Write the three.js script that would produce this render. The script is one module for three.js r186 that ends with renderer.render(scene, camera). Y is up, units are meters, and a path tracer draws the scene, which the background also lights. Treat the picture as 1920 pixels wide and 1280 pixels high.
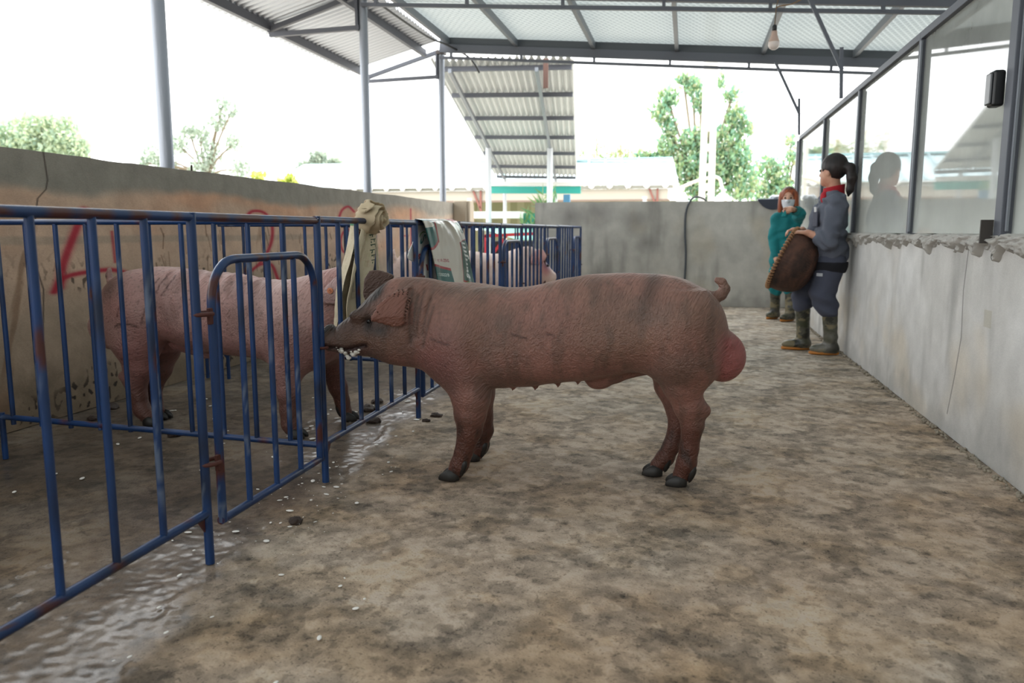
import * as THREE from 'three';
import { mergeGeometries, toCreasedNormals } from 'three/addons/utils/BufferGeometryUtils.js';
import { RoundedBoxGeometry } from 'three/addons/geometries/RoundedBoxGeometry.js';
import { ImprovedNoise } from 'three/addons/math/ImprovedNoise.js';

// ---------------------------------------------------------------- camera, sky, exposure
const scene = new THREE.Scene();
const camera = new THREE.PerspectiveCamera(47.34, 1.5, 0.05, 400);
camera.position.set(0, 1, 0);
camera.rotation.order = 'YXZ';
camera.rotation.set(-0.14017, 0.22018, 0);
camera.focus = 3.15;
camera.userData.fStop = 3.2;
scene.add(camera);
{ // hazy overcast sky, a little brighter overhead
  const W = 64, H = 32, d = new Float32Array(W * H * 4);
  for (let y = 0; y < H; y++) {
    const el = ((y + 0.5) / H - 0.5) * Math.PI, k = 0.85 + 0.3 * Math.max(0, Math.sin(el));
    for (let x = 0; x < W; x++) d.set([k * 0.97, k * 0.99, k * 1.0, 1], (y * W + x) * 4);
  }
  const t = new THREE.DataTexture(d, W, H, THREE.RGBAFormat, THREE.FloatType);
  t.mapping = THREE.EquirectangularReflectionMapping; t.magFilter = THREE.LinearFilter; t.needsUpdate = true;
  scene.background = t; scene.environment = t;
}
const renderer = new THREE.WebGLRenderer({ antialias: true });
renderer.toneMapping = THREE.LinearToneMapping;
renderer.toneMappingExposure = 4.7;
renderer.shadowMap.enabled = true;

// ---------------------------------------------------------------- helpers
const PI = Math.PI, V = (x, y, z) => new THREE.Vector3(x, y, z);
let seedv = 7;
const rnd = () => { seedv = (seedv + 0x6d2b79f5) | 0; let t = Math.imul(seedv ^ (seedv >>> 15), 1 | seedv); t = (t + Math.imul(t ^ (t >>> 7), 61 | t)) ^ t; return ((t ^ (t >>> 14)) >>> 0) / 4294967296; };
const rr = (a, b) => a + (b - a) * rnd();
const perlin = new ImprovedNoise();
const n3 = (x, y, z = 0) => perlin.noise(x + 31.7, y + 57.3, z + 11.1);
const fbm = (x, y, z = 0, o = 4) => { let s = 0, a = 0.5; for (let i = 0; i < o; i++) { s += a * n3(x, y, z + i * 3.7); x *= 2.03; y *= 2.03; z *= 2.03; a *= 0.5; } return s; };
const clamp = (x, a = 0, b = 1) => Math.min(b, Math.max(a, x));
const sstep = (a, b, x) => { const t = clamp((x - a) / (b - a)); return t * t * (3 - 2 * t); };
const mix = (a, b, t) => a + (b - a) * t;
const mix3 = (a, b, t) => [mix(a[0], b[0], t), mix(a[1], b[1], t), mix(a[2], b[2], t)];
const lin = (hex) => new THREE.Color(hex).toArray();
const used = {};
const numbered = (n) => { const k = used[n] ?? 0; used[n] = k + 1; return k ? n + '_' + String(k).padStart(3, '0') : n; };
const tag = (o, label, category, group) => { o.userData.label = label; if (category) o.userData.category = category; if (group) o.userData.group = group; return o; };
const sh = (o) => { o.castShadow = o.receiveShadow = true; return o; };
function thing(name, label, category, [x, y, z] = [0, 0, 0], turn = 0, group) {
  const o = new THREE.Group(); o.name = numbered(name); o.position.set(x, y, z); o.rotation.y = turn; scene.add(o);
  return tag(o, label, category, group);
}
function part(name, geo, mat, parent, pos, rot) {
  const m = sh(new THREE.Mesh(geo, mat)); m.name = name;
  if (pos) m.position.set(...pos); if (rot) m.rotation.set(...rot);
  parent.add(m); return m;
}
function struct(name, geo, mat) { const m = sh(new THREE.Mesh(geo, mat)); m.name = name; m.userData.kind = 'structure'; scene.add(m); return m; }
function structGroup(name) { const g = new THREE.Group(); g.name = name; g.userData.kind = 'structure'; scene.add(g); return g; }
function solo(name, geo, mat, label, category, group) { const m = sh(new THREE.Mesh(geo, mat)); m.name = numbered(name); scene.add(m); return tag(m, label, category, group); }
const strip = (g) => { for (const k of Object.keys(g.attributes)) if (!['position', 'normal', 'uv', 'color'].includes(k)) g.deleteAttribute(k); return g; };
const merge = (list) => { list = list.map((g) => (g.index ? g.toNonIndexed() : g)); const hasC = list.every((g) => g.attributes.color); list.forEach((g) => { strip(g); if (!hasC) g.deleteAttribute('color'); if (!g.attributes.uv) g.setAttribute('uv', new THREE.BufferAttribute(new Float32Array(g.attributes.position.count * 2), 2)); }); return mergeGeometries(list); };
const box = (w, h, d, x = 0, y = 0, z = 0) => new THREE.BoxGeometry(w, h, d).translate(x, y, z);
const rbox = (w, h, d, r = 0.006, x = 0, y = 0, z = 0) => new RoundedBoxGeometry(w, h, d, 1, r).translate(x, y, z);
function between(geo, a, b) { // a geometry of height 1 along y, put from a to b
  const d = V(...b).sub(V(...a)), m = new THREE.Matrix4().compose(V(...a).add(V(...b)).multiplyScalar(0.5), new THREE.Quaternion().setFromUnitVectors(V(0, 1, 0), d.clone().normalize()), V(1, d.length(), 1));
  return geo.applyMatrix4(m);
}
const rod = (a, b, r, seg = 8, hs = 1) => between(new THREE.CylinderGeometry(r, r, 1, seg, hs), a, b);
function bar(a, b, w, h) { // rectangular bar from a to b, w across, h up
  const A = V(...a), B = V(...b), d = B.clone().sub(A), L = d.length(); d.normalize();
  let up = V(0, 1, 0); if (Math.abs(d.y) > 0.95) up = V(1, 0, 0);
  const s = V().crossVectors(up, d).normalize(), u = V().crossVectors(d, s);
  const m = new THREE.Matrix4().makeBasis(s, u, d).setPosition(A.add(B).multiplyScalar(0.5));
  return new THREE.BoxGeometry(w, h, L).applyMatrix4(m);
}
const tube = (pts, r, n = 32, rs = 8, closed = false) => new THREE.TubeGeometry(new THREE.CatmullRomCurve3(pts.map((p) => V(...p)), closed), n, r, rs, closed);
function paint(geo, fn) { // vertex colours, linear
  const p = geo.attributes.position, n = geo.attributes.normal, c = new Float32Array(p.count * 3);
  for (let i = 0; i < p.count; i++) c.set(fn(p.getX(i), p.getY(i), p.getZ(i), n ? n.getX(i) : 0, n ? n.getY(i) : 0, n ? n.getZ(i) : 0), i * 3);
  geo.setAttribute('color', new THREE.BufferAttribute(c, 3)); return geo;
}
const S = (color, roughness = 0.8, o = {}) => new THREE.MeshStandardMaterial({ color, roughness, ...o });
const P = (color, roughness = 0.8, o = {}) => new THREE.MeshPhysicalMaterial({ color, roughness, ...o });

// tileable value noise
const hash = (x, y, s) => { let h = Math.imul(x, 374761393) ^ Math.imul(y, 668265263) ^ Math.imul(s, 1274126177); h = Math.imul(h ^ (h >>> 13), 1274126177); return ((h ^ (h >>> 16)) >>> 0) / 4294967296; };
function tnoise(u, v, per, s) { // u, v in 0..1, per cells
  const x = u * per, y = v * per, x0 = Math.floor(x), y0 = Math.floor(y), fx = x - x0, fy = y - y0, a = fx * fx * (3 - 2 * fx), b = fy * fy * (3 - 2 * fy), m = (k) => ((k % per) + per) % per;
  return mix(mix(hash(m(x0), m(y0), s), hash(m(x0 + 1), m(y0), s), a), mix(hash(m(x0), m(y0 + 1), s), hash(m(x0 + 1), m(y0 + 1), s), a), b);
}
const tfbm = (u, v, per, s, o = 5) => { let r = 0, a = 0.5, t = 0; for (let i = 0; i < o; i++) { r += a * tnoise(u, v, per, s + i); t += a; per *= 2; a *= 0.55; } return r / t; };
function dataTex(w, h, fn, srgb = true, wrap = THREE.RepeatWrapping) { // fn(u, v) -> grey 0..1 or [r, g, b] 0..255
  const d = new Uint8Array(w * h * 4);
  for (let y = 0; y < h; y++) for (let x = 0; x < w; x++) {
    const c = fn((x + 0.5) / w, (y + 0.5) / h), i = (y * w + x) * 4;
    if (typeof c === 'number') d[i] = d[i + 1] = d[i + 2] = clamp(c) * 255; else { d[i] = clamp(c[0], 0, 255); d[i + 1] = clamp(c[1], 0, 255); d[i + 2] = clamp(c[2], 0, 255); }
    d[i + 3] = 255;
  }
  const t = new THREE.DataTexture(d, w, h); t.wrapS = t.wrapT = wrap; t.magFilter = THREE.LinearFilter; t.colorSpace = srgb ? THREE.SRGBColorSpace : THREE.NoColorSpace; t.needsUpdate = true; return t;
}
function canvasTex(w, h, draw, srgb = true) {
  const c = document.createElement('canvas'); c.width = w; c.height = h; draw(c.getContext('2d'), w, h);
  const t = new THREE.CanvasTexture(c); t.colorSpace = srgb ? THREE.SRGBColorSpace : THREE.NoColorSpace; t.magFilter = THREE.LinearFilter; t.wrapS = t.wrapT = THREE.ClampToEdgeWrapping; return t;
}

// ---------------------------------------------------------------- distance-field modelling
const smin = (a, b, k) => { const h = Math.max(k - Math.abs(a - b), 0) / k; return Math.min(a, b) - h * h * k * 0.25; };
const smax = (a, b, k) => -smin(-a, -b, k);
function cap(px, py, pz, a, b) { // tapered capsule; a, b = [x, y, z, r]
  const bx = b[0] - a[0], by = b[1] - a[1], bz = b[2] - a[2], x = px - a[0], y = py - a[1], z = pz - a[2];
  const t = clamp((x * bx + y * by + z * bz) / (bx * bx + by * by + bz * bz + 1e-12));
  return Math.hypot(x - t * bx, y - t * by, z - t * bz) - mix(a[3], b[3], t);
}
const chainD = (x, y, z, pts, k = 0.02) => { let d = 1e9; for (let i = 0; i + 1 < pts.length; i++) d = smin(d, cap(x, y, z, pts[i], pts[i + 1]), k); return d; };
function ell(x, y, z, c, r) { const a = (x - c[0]) / r[0], b = (y - c[1]) / r[1], d = (z - c[2]) / r[2], k0 = Math.hypot(a, b, d), k1 = Math.hypot(a / r[0], b / r[1], d / r[2]); return k1 < 1e-9 ? -Math.min(...r) : (k0 * (k0 - 1)) / k1; }
function poly2(x, y, p) { // signed distance to a closed polygon
  let d = 1e9, s = 1;
  for (let i = 0, j = p.length - 1; i < p.length; j = i++) {
    const ex = p[j][0] - p[i][0], ey = p[j][1] - p[i][1], wx = x - p[i][0], wy = y - p[i][1], t = clamp((wx * ex + wy * ey) / (ex * ex + ey * ey));
    d = Math.min(d, (wx - ex * t) ** 2 + (wy - ey * t) ** 2);
    const c1 = y >= p[i][1], c2 = y < p[j][1], c3 = ex * wy > ey * wx;
    if ((c1 && c2 && c3) || (!c1 && !c2 && !c3)) s = -s;
  }
  return s * Math.sqrt(d);
}
function nets(f, lo, hi, cell) { // naive surface nets; f < 0 inside
  const nx = Math.ceil((hi[0] - lo[0]) / cell) + 1, ny = Math.ceil((hi[1] - lo[1]) / cell) + 1, nz = Math.ceil((hi[2] - lo[2]) / cell) + 1, B = 5;
  const g = new Float32Array(nx * ny * nz), at = (i, j, k) => i + nx * (j + ny * k);
  for (let k0 = 0; k0 < nz; k0 += B) for (let j0 = 0; j0 < ny; j0 += B) for (let i0 = 0; i0 < nx; i0 += B) {
    const c = f(lo[0] + (i0 + B / 2) * cell, lo[1] + (j0 + B / 2) * cell, lo[2] + (k0 + B / 2) * cell), far = Math.abs(c) > B * cell * 1.9;
    for (let k = k0; k < Math.min(k0 + B, nz); k++) for (let j = j0; j < Math.min(j0 + B, ny); j++) for (let i = i0; i < Math.min(i0 + B, nx); i++) g[at(i, j, k)] = far ? c : f(lo[0] + i * cell, lo[1] + j * cell, lo[2] + k * cell);
  }
  const id = new Int32Array(nx * ny * nz).fill(-1), pos = [], idx = [];
  const E = [[0, 1], [2, 3], [4, 5], [6, 7], [0, 2], [1, 3], [4, 6], [5, 7], [0, 4], [1, 5], [2, 6], [3, 7]], v = new Float32Array(8);
  for (let k = 0; k + 1 < nz; k++) for (let j = 0; j + 1 < ny; j++) for (let i = 0; i + 1 < nx; i++) {
    let m = 0;
    for (let c = 0; c < 8; c++) { v[c] = g[at(i + (c & 1), j + ((c >> 1) & 1), k + (c >> 2))]; if (v[c] < 0) m |= 1 << c; }
    if (m === 0 || m === 255) continue;
    let x = 0, y = 0, z = 0, n = 0;
    for (const [a, b] of E) if ((v[a] < 0) !== (v[b] < 0)) { const t = v[a] / (v[a] - v[b]); x += mix(a & 1, b & 1, t); y += mix((a >> 1) & 1, (b >> 1) & 1, t); z += mix(a >> 2, b >> 2, t); n++; }
    id[at(i, j, k)] = pos.length / 3; pos.push(lo[0] + (i + x / n) * cell, lo[1] + (j + y / n) * cell, lo[2] + (k + z / n) * cell);
  }
  const quad = (a, b, c, d, flip) => { if (a < 0 || b < 0 || c < 0 || d < 0) return; if (flip) idx.push(a, c, b, a, d, c); else idx.push(a, b, c, a, c, d); };
  for (let k = 1; k + 1 < nz; k++) for (let j = 1; j + 1 < ny; j++) for (let i = 1; i + 1 < nx; i++) {
    const s = g[at(i, j, k)] < 0;
    if (s !== g[at(i + 1, j, k)] < 0) quad(id[at(i, j - 1, k - 1)], id[at(i, j, k - 1)], id[at(i, j, k)], id[at(i, j - 1, k)], !s);
    if (s !== g[at(i, j + 1, k)] < 0) quad(id[at(i - 1, j, k - 1)], id[at(i - 1, j, k)], id[at(i, j, k)], id[at(i, j, k - 1)], !s);
    if (s !== g[at(i, j, k + 1)] < 0) quad(id[at(i - 1, j - 1, k)], id[at(i, j - 1, k)], id[at(i, j, k)], id[at(i - 1, j, k)], !s);
  }
  const geo = new THREE.BufferGeometry(); geo.setAttribute('position', new THREE.Float32BufferAttribute(pos, 3)); geo.setIndex(idx); geo.computeVertexNormals();
  return geo;
}
function planarUV(geo, fn) { const p = geo.attributes.position, u = new Float32Array(p.count * 2); for (let i = 0; i < p.count; i++) u.set(fn(p.getX(i), p.getY(i), p.getZ(i)), i * 2); geo.setAttribute('uv', new THREE.BufferAttribute(u, 2)); return geo; }

// ---------------------------------------------------------------- materials
const microConcrete = dataTex(1024, 1024, (u, v) => {
  const a = tfbm(u, v, 6, 1, 7), b = tfbm(u, v, 24, 9, 5), pit = sstep(0.63, 0.74, tfbm(u, v, 40, 21, 3)), pale = sstep(0.52, 0.7, tfbm(u, v, 10, 33, 5));
  const pore = sstep(0.8, 0.9, tnoise(u, v, 260, 71)) * 0.22, grain = (hash(Math.floor(u * 1024), Math.floor(v * 1024), 3) - 0.5) * 0.13, fl = sstep(0.56, 0.6, tfbm(u, v, 9, 83, 6)) * 0.13, br = sstep(0.5, 0.68, tfbm(u, v, 7, 97, 6)); const k = 0.93 + (a - 0.5) * 0.42 + (b - 0.5) * 0.6 + pale * 0.08 - pit * 0.14 - pore + grain - fl; return [244 * k + 4, (241 - 5 * br) * k + 3, (238 - 13 * br) * k];
});
const floorBump = dataTex(1024, 1024, (u, v) => { const f = tfbm(u, v, 14, 3, 6), g = tnoise(u, v, 220, 5), ch = sstep(0.5, 0.56, tfbm(u * 1, v * 1, 9, 45, 5)); return 0.25 + f * 0.4 + g * 0.13 + ch * 0.22; }, false);
const wallBump = dataTex(512, 512, (u, v) => tfbm(u, v, 12, 60, 6), false);
const rep = (t, x, y) => { const c = t.clone(); c.repeat.set(x, y); c.needsUpdate = true; return c; };
const blueMat = S(0xffffff, 0.38, { vertexColors: true });
const steelMat = S(0x7b8087, 0.45, { metalness: 0.35 });
const greySteel = S(0x5d6068, 0.55, { metalness: 0.2 });
const rustMat = S(0x4a2118, 0.7);
const hoofMat = S(0x1d1a17, 0.5);

// ---------------------------------------------------------------- floor
const WET = (x, z) => { // wetness of the floor: pens and a strip along the fence
  const e = -1.3 + 0.12 * fbm(x * 1.3, z * 1.3, 2, 4) + (z < -2 ? (z + 2) * 0.045 : (z + 2) * 0.2) + 0.1 * fbm(x * 5, z * 5, 7, 3);
  return sstep(0.1, -0.16, x - e) * (0.75 + 0.5 * fbm(x * 1.1, z * 1.1, 5, 3));
};
{
  const xs = [], zs = [];
  for (let x = -3.6; x < -2; x += 0.026) xs.push(x); for (let x = -2; x < -0.9; x += 0.011) xs.push(x); for (let x = -0.9; x <= 1.45; x += 0.026) xs.push(x); for (let x = 1.7; x < 5.2; x += 0.5) xs.push(x);
  for (let z = 4; z > 0; z -= 0.5) zs.push(z); for (let z = 0; z > -1; z -= 0.02) zs.push(z); for (let z = -1; z > -3.4; z -= 0.0105) zs.push(z); for (let z = -3.4; z > -4.6; z -= 0.02) zs.push(z); for (let z = -4.6; z >= -11.4; z -= 0.05) zs.push(z);
  const nx = xs.length, nz = zs.length, pos = new Float32Array(nx * nz * 3), col = new Float32Array(nx * nz * 3), uv = new Float32Array(nx * nz * 2), uv1 = new Float32Array(nx * nz * 2), idx = [];
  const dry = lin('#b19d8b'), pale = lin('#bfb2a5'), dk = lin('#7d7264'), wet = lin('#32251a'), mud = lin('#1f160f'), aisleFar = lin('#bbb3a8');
  for (let j = 0; j < nz; j++) for (let i = 0; i < nx; i++) {
    const x = xs[i], z = zs[j], q = j * nx + i, w = clamp(WET(x, z));
    const h = 0.004 * fbm(x * 3, z * 3, 1, 3) + (w < 0.6 ? 0.0035 * sstep(0.02, 0.1, fbm(x * 9, z * 4, 3, 5)) : 0) + (w > 0.5 ? 0.001 * n3(x * 16 + z * 7, z * 22, 4) + 0.0021 * n3(x * 32 + z * 14, z * 46, 6) * (x > -2.05 ? 1 : 0) : 0);
    pos.set([x, h - 0.004, z], q * 3); uv.set([x / 1.15, z / 1.15], q * 2); uv1.set([(x + 3.6) / 5.05, (z + 11.4) / 11.9], q * 2);
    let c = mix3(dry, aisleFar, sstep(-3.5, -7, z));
    c = mix3(c, pale, clamp(0.4 + 1.6 * fbm(x * 1.3, z * 1.3, 9, 4)) * 0.7);
    const zone = sstep(-0.08, 0.2, fbm(x * 1.3, z * 1.3, 14, 4)), st = zone * (0.3 + sstep(0.02, 0.09, fbm(x * 4.5, z * 7, 24, 6)) * 0.9) + sstep(0.14, 0.2, fbm(x * 13, z * 19, 34, 4)) * 0.45;
    c = mix3(c, dk, clamp(st, 0, 1) * 0.4);
    const tan = sstep(0, 0.25, fbm(x * 1.7, z * 1.7, 40, 3)); c = mix3(c, lin('#ab8d68'), tan * (0.18 + 0.2 * sstep(-3.4, -1.8, z)));
    c = mix3(c, mix3(wet, mud, sstep(-0.1, 0.25, fbm(x * 2.3, z * 2.3, 50, 4))), w * 0.92);
    col.set(c, q * 3);
  }
  for (let j = 0; j + 1 < nz; j++) for (let i = 0; i + 1 < nx; i++) { const a = j * nx + i; idx.push(a, a + 1, a + nx, a + 1, a + nx + 1, a + nx); }
  const g = new THREE.BufferGeometry();
  g.setAttribute('position', new THREE.BufferAttribute(pos, 3)); g.setAttribute('color', new THREE.BufferAttribute(col, 3)); g.setAttribute('uv', new THREE.BufferAttribute(uv, 2)); g.setAttribute('uv1', new THREE.BufferAttribute(uv1, 2)); g.setIndex(idx); g.computeVertexNormals();
  const film = dataTex(512, 1024, (u, v) => { const x = u * 5.05 - 3.6, z = v * 11.9 - 11.4, w = clamp(WET(x, z)); return sstep(0.25, 0.7, w) * (0.75 + 0.25 * sstep(-0.1, 0.1, fbm(x * 6, z * 6, 3, 3))) * mix(0.42, 1, sstep(-2.1, -1.45, x + 0.3 * fbm(x * 2, z * 2, 8, 3))); }, false, THREE.ClampToEdgeWrapping);
  film.channel = 1;
  struct('floor', g, P(0xffffff, 0.88, { vertexColors: true, map: microConcrete, bumpMap: floorBump, bumpScale: 0.008, clearcoat: 0.85, clearcoatMap: film, clearcoatRoughness: 0.17 }));
}
struct('ground', new THREE.PlaneGeometry(160, 160).rotateX(-PI / 2).translate(0, -0.06, -30), S('#bdb6aa', 0.95));

// ---------------------------------------------------------------- walls
function wallGeo(w, h, d, top = 0.006, sx = 90, sy = 14) { // box with uneven top edge, centred in x and z, on y = 0
  const g = new THREE.BoxGeometry(w, h, d, sx, sy, 3).translate(0, h / 2, 0), p = g.attributes.position;
  for (let i = 0; i < p.count; i++) { const x = p.getX(i), y = p.getY(i), z = p.getZ(i); p.setY(i, y + (y > h - 0.01 ? top * 2 * fbm(x * 3, z * 9, h, 3) : 0)); p.setZ(i, z + 0.006 * fbm(x * 1.7, y * 2.5, d + (z > 0 ? 5 : 0), 3)); }
  g.computeVertexNormals(); return g;
}
const concreteWall = (seed, base, dark, light, warm) => (u, v, W, H) => {
  const x = u * W, y = v * H, a = fbm(x * 1.1, y * 1.6, seed, 5), b = fbm(x * 6, y * 5, seed + 3, 4), s = fbm(x * 3.5, y * 0.7, seed + 7, 4);
  let c = mix3(base, light, clamp(0.5 + 1.8 * a)); c = mix3(c, dark, sstep(0.02, 0.4, s) * 0.7); c = mix3(c, warm, sstep(0.05, 0.35, fbm(x * 1.4, y * 1.4, seed + 12, 3)) * 0.5);
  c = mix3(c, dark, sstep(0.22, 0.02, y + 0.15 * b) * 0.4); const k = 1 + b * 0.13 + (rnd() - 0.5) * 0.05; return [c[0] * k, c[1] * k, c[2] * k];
};
{ // left wall: grey cap, peach-tinted plaster, dirty lower half, red spray marks
  const W = 14, H = 1.41, tw = 2048, th = 512, t = canvasTex(tw, th, (g) => {
    const im = g.createImageData(tw, th);
    for (let py = 0; py < th; py++) for (let px = 0; px < tw; px++) {
      const z = 2 - (px / tw) * W, y = (1 - py / th) * H, a = fbm(z * 1.2, y * 2, 71, 5), b = fbm(z * 7, y * 6, 73, 4);
      let c = mix3([184, 156, 134], [198, 168, 144], clamp(0.5 + 1.5 * a));
      c = mix3(c, [206, 150, 116], sstep(-0.02, 0.22, fbm(z * 0.8, y * 1.6, 80, 3)) * 0.6 * sstep(0.6, 0.95, y));
      c = mix3(c, [139, 133, 122], sstep(1.19, 1.27, y + 0.12 * a));
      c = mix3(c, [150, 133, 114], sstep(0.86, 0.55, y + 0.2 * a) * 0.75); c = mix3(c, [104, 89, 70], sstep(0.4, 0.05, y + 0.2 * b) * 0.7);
      c = mix3(c, [150, 138, 122], (1 - sstep(0.012, 0.03, Math.abs(y - 0.955 + 0.01 * a))) * 0.5 * sstep(-8, -6, z));
      c = mix3(c, [112, 84, 62], sstep(0.24, 0.38, fbm(z * 6 + y * 2.5, y * 1.2, 95, 4)) * 0.55 * sstep(1.15, 0.9, y));
      c = mix3(c, [212, 152, 112], (1 - sstep(0.2, 0.9, Math.hypot((z + 8.9) * 0.9, (y - 1.22) * 7))) * 0.7);  // orange sun glow near the far end, painted into the wall colour
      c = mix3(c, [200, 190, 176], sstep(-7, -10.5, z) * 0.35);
      const spk = sstep(0.24, 0.31, n3(z * 30, y * 22, 5)) * sstep(0.0, 0.2, fbm(z * 2, y * 2, 101, 3)) * sstep(0.95, 0.6, y); c = mix3(c, [44, 34, 26], spk);
      const k = 1 + b * 0.14 + (rnd() - 0.5) * 0.07, i = (py * tw + px) * 4; im.data[i] = clamp(c[0] * k, 0, 255); im.data[i + 1] = clamp(c[1] * k, 0, 255); im.data[i + 2] = clamp(c[2] * k, 0, 255); im.data[i + 3] = 255;
    }
    g.putImageData(im, 0, 0); g.lineCap = g.lineJoin = 'round';
    const X = (z) => ((2 - z) / W) * tw, Y = (y) => (1 - y / H) * th;
    const spray = (pts, w, al = 0.6) => { for (const [f, a] of [[2.1, 0.06], [1.6, 0.12], [1.2, 0.22], [0.85, al * 0.8], [0.5, al * 0.8]]) { g.strokeStyle = `rgba(158,24,42,${a})`; g.lineWidth = w * f; g.beginPath(); new THREE.CatmullRomCurve3(pts.map(([z, y]) => V(X(z), Y(y), 0))).getPoints(pts.length * 8).forEach((q, i) => (i ? g.lineTo(q.x, q.y) : g.moveTo(q.x, q.y))); g.stroke(); } };
    spray([[-3.785, 1.124], [-3.69, 0.97], [-3.6, 0.81], [-3.57, 0.7]], 8.5); spray([[-3.53, 0.68], [-3.6, 0.75], [-3.8, 0.775], [-3.99, 0.775], [-4.12, 0.74]], 8); spray([[-3.99, 1.0], [-4.0, 0.82]], 3, 0.25);
    spray([[-5.44, 1.11], [-5.53, 1.155], [-5.7, 1.15], [-5.81, 1.06], [-5.81, 0.95], [-5.74, 0.85], [-5.6, 0.75], [-5.48, 0.70], [-5.6, 0.74], [-5.76, 0.74], [-5.88, 0.6]], 7);
    spray([[-7.07, 1.12], [-7.16, 1.21], [-7.3, 1.245], [-7.43, 1.2]], 7); spray([[-7.3, 1.02], [-7.18, 1.0], [-7.1, 0.9], [-7.17, 0.8], [-7.32, 0.8], [-7.4, 0.9], [-7.34, 0.99], [-7.26, 1.02]], 6);
    spray([[-9.1, 1.27], [-9.1, 0.7]], 6, 0.35); spray([[-8.8, 0.95], [-9.0, 0.95]], 5, 0.3);
    g.strokeStyle = 'rgba(50,40,34,.8)'; g.lineWidth = 1.2; g.beginPath(); [[-3.53, 1.41], [-3.545, 1.27], [-3.53, 1.22], [-3.47, 1.17], [-3.44, 1.05], [-3.4, 0.9], [-3.46, 0.7], [-3.43, 0.45]].forEach(([z, y], i) => (i ? g.lineTo(X(z), Y(y)) : g.moveTo(X(z), Y(y)))); g.stroke();
    for (let i = 0; i < 60; i++) { const z = -4.2 - rnd() * 3, y = 0.7 + rnd() * 0.4, l = 0.05 + rnd() * 0.12; g.strokeStyle = `rgba(70,44,28,${0.2 + rnd() * 0.4})`; g.lineWidth = 1 + rnd(); g.beginPath(); g.moveTo(X(z), Y(y)); g.lineTo(X(z - 0.04 + rnd() * 0.06), Y(y - l)); g.stroke(); }
  });
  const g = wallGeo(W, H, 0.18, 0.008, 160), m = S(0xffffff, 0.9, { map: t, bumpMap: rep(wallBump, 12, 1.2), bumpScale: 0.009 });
  struct('wall_left', g.rotateY(PI / 2).translate(-3.39, 0, -5), m); // its +z face looks to +x; u runs along -z
}
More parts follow.
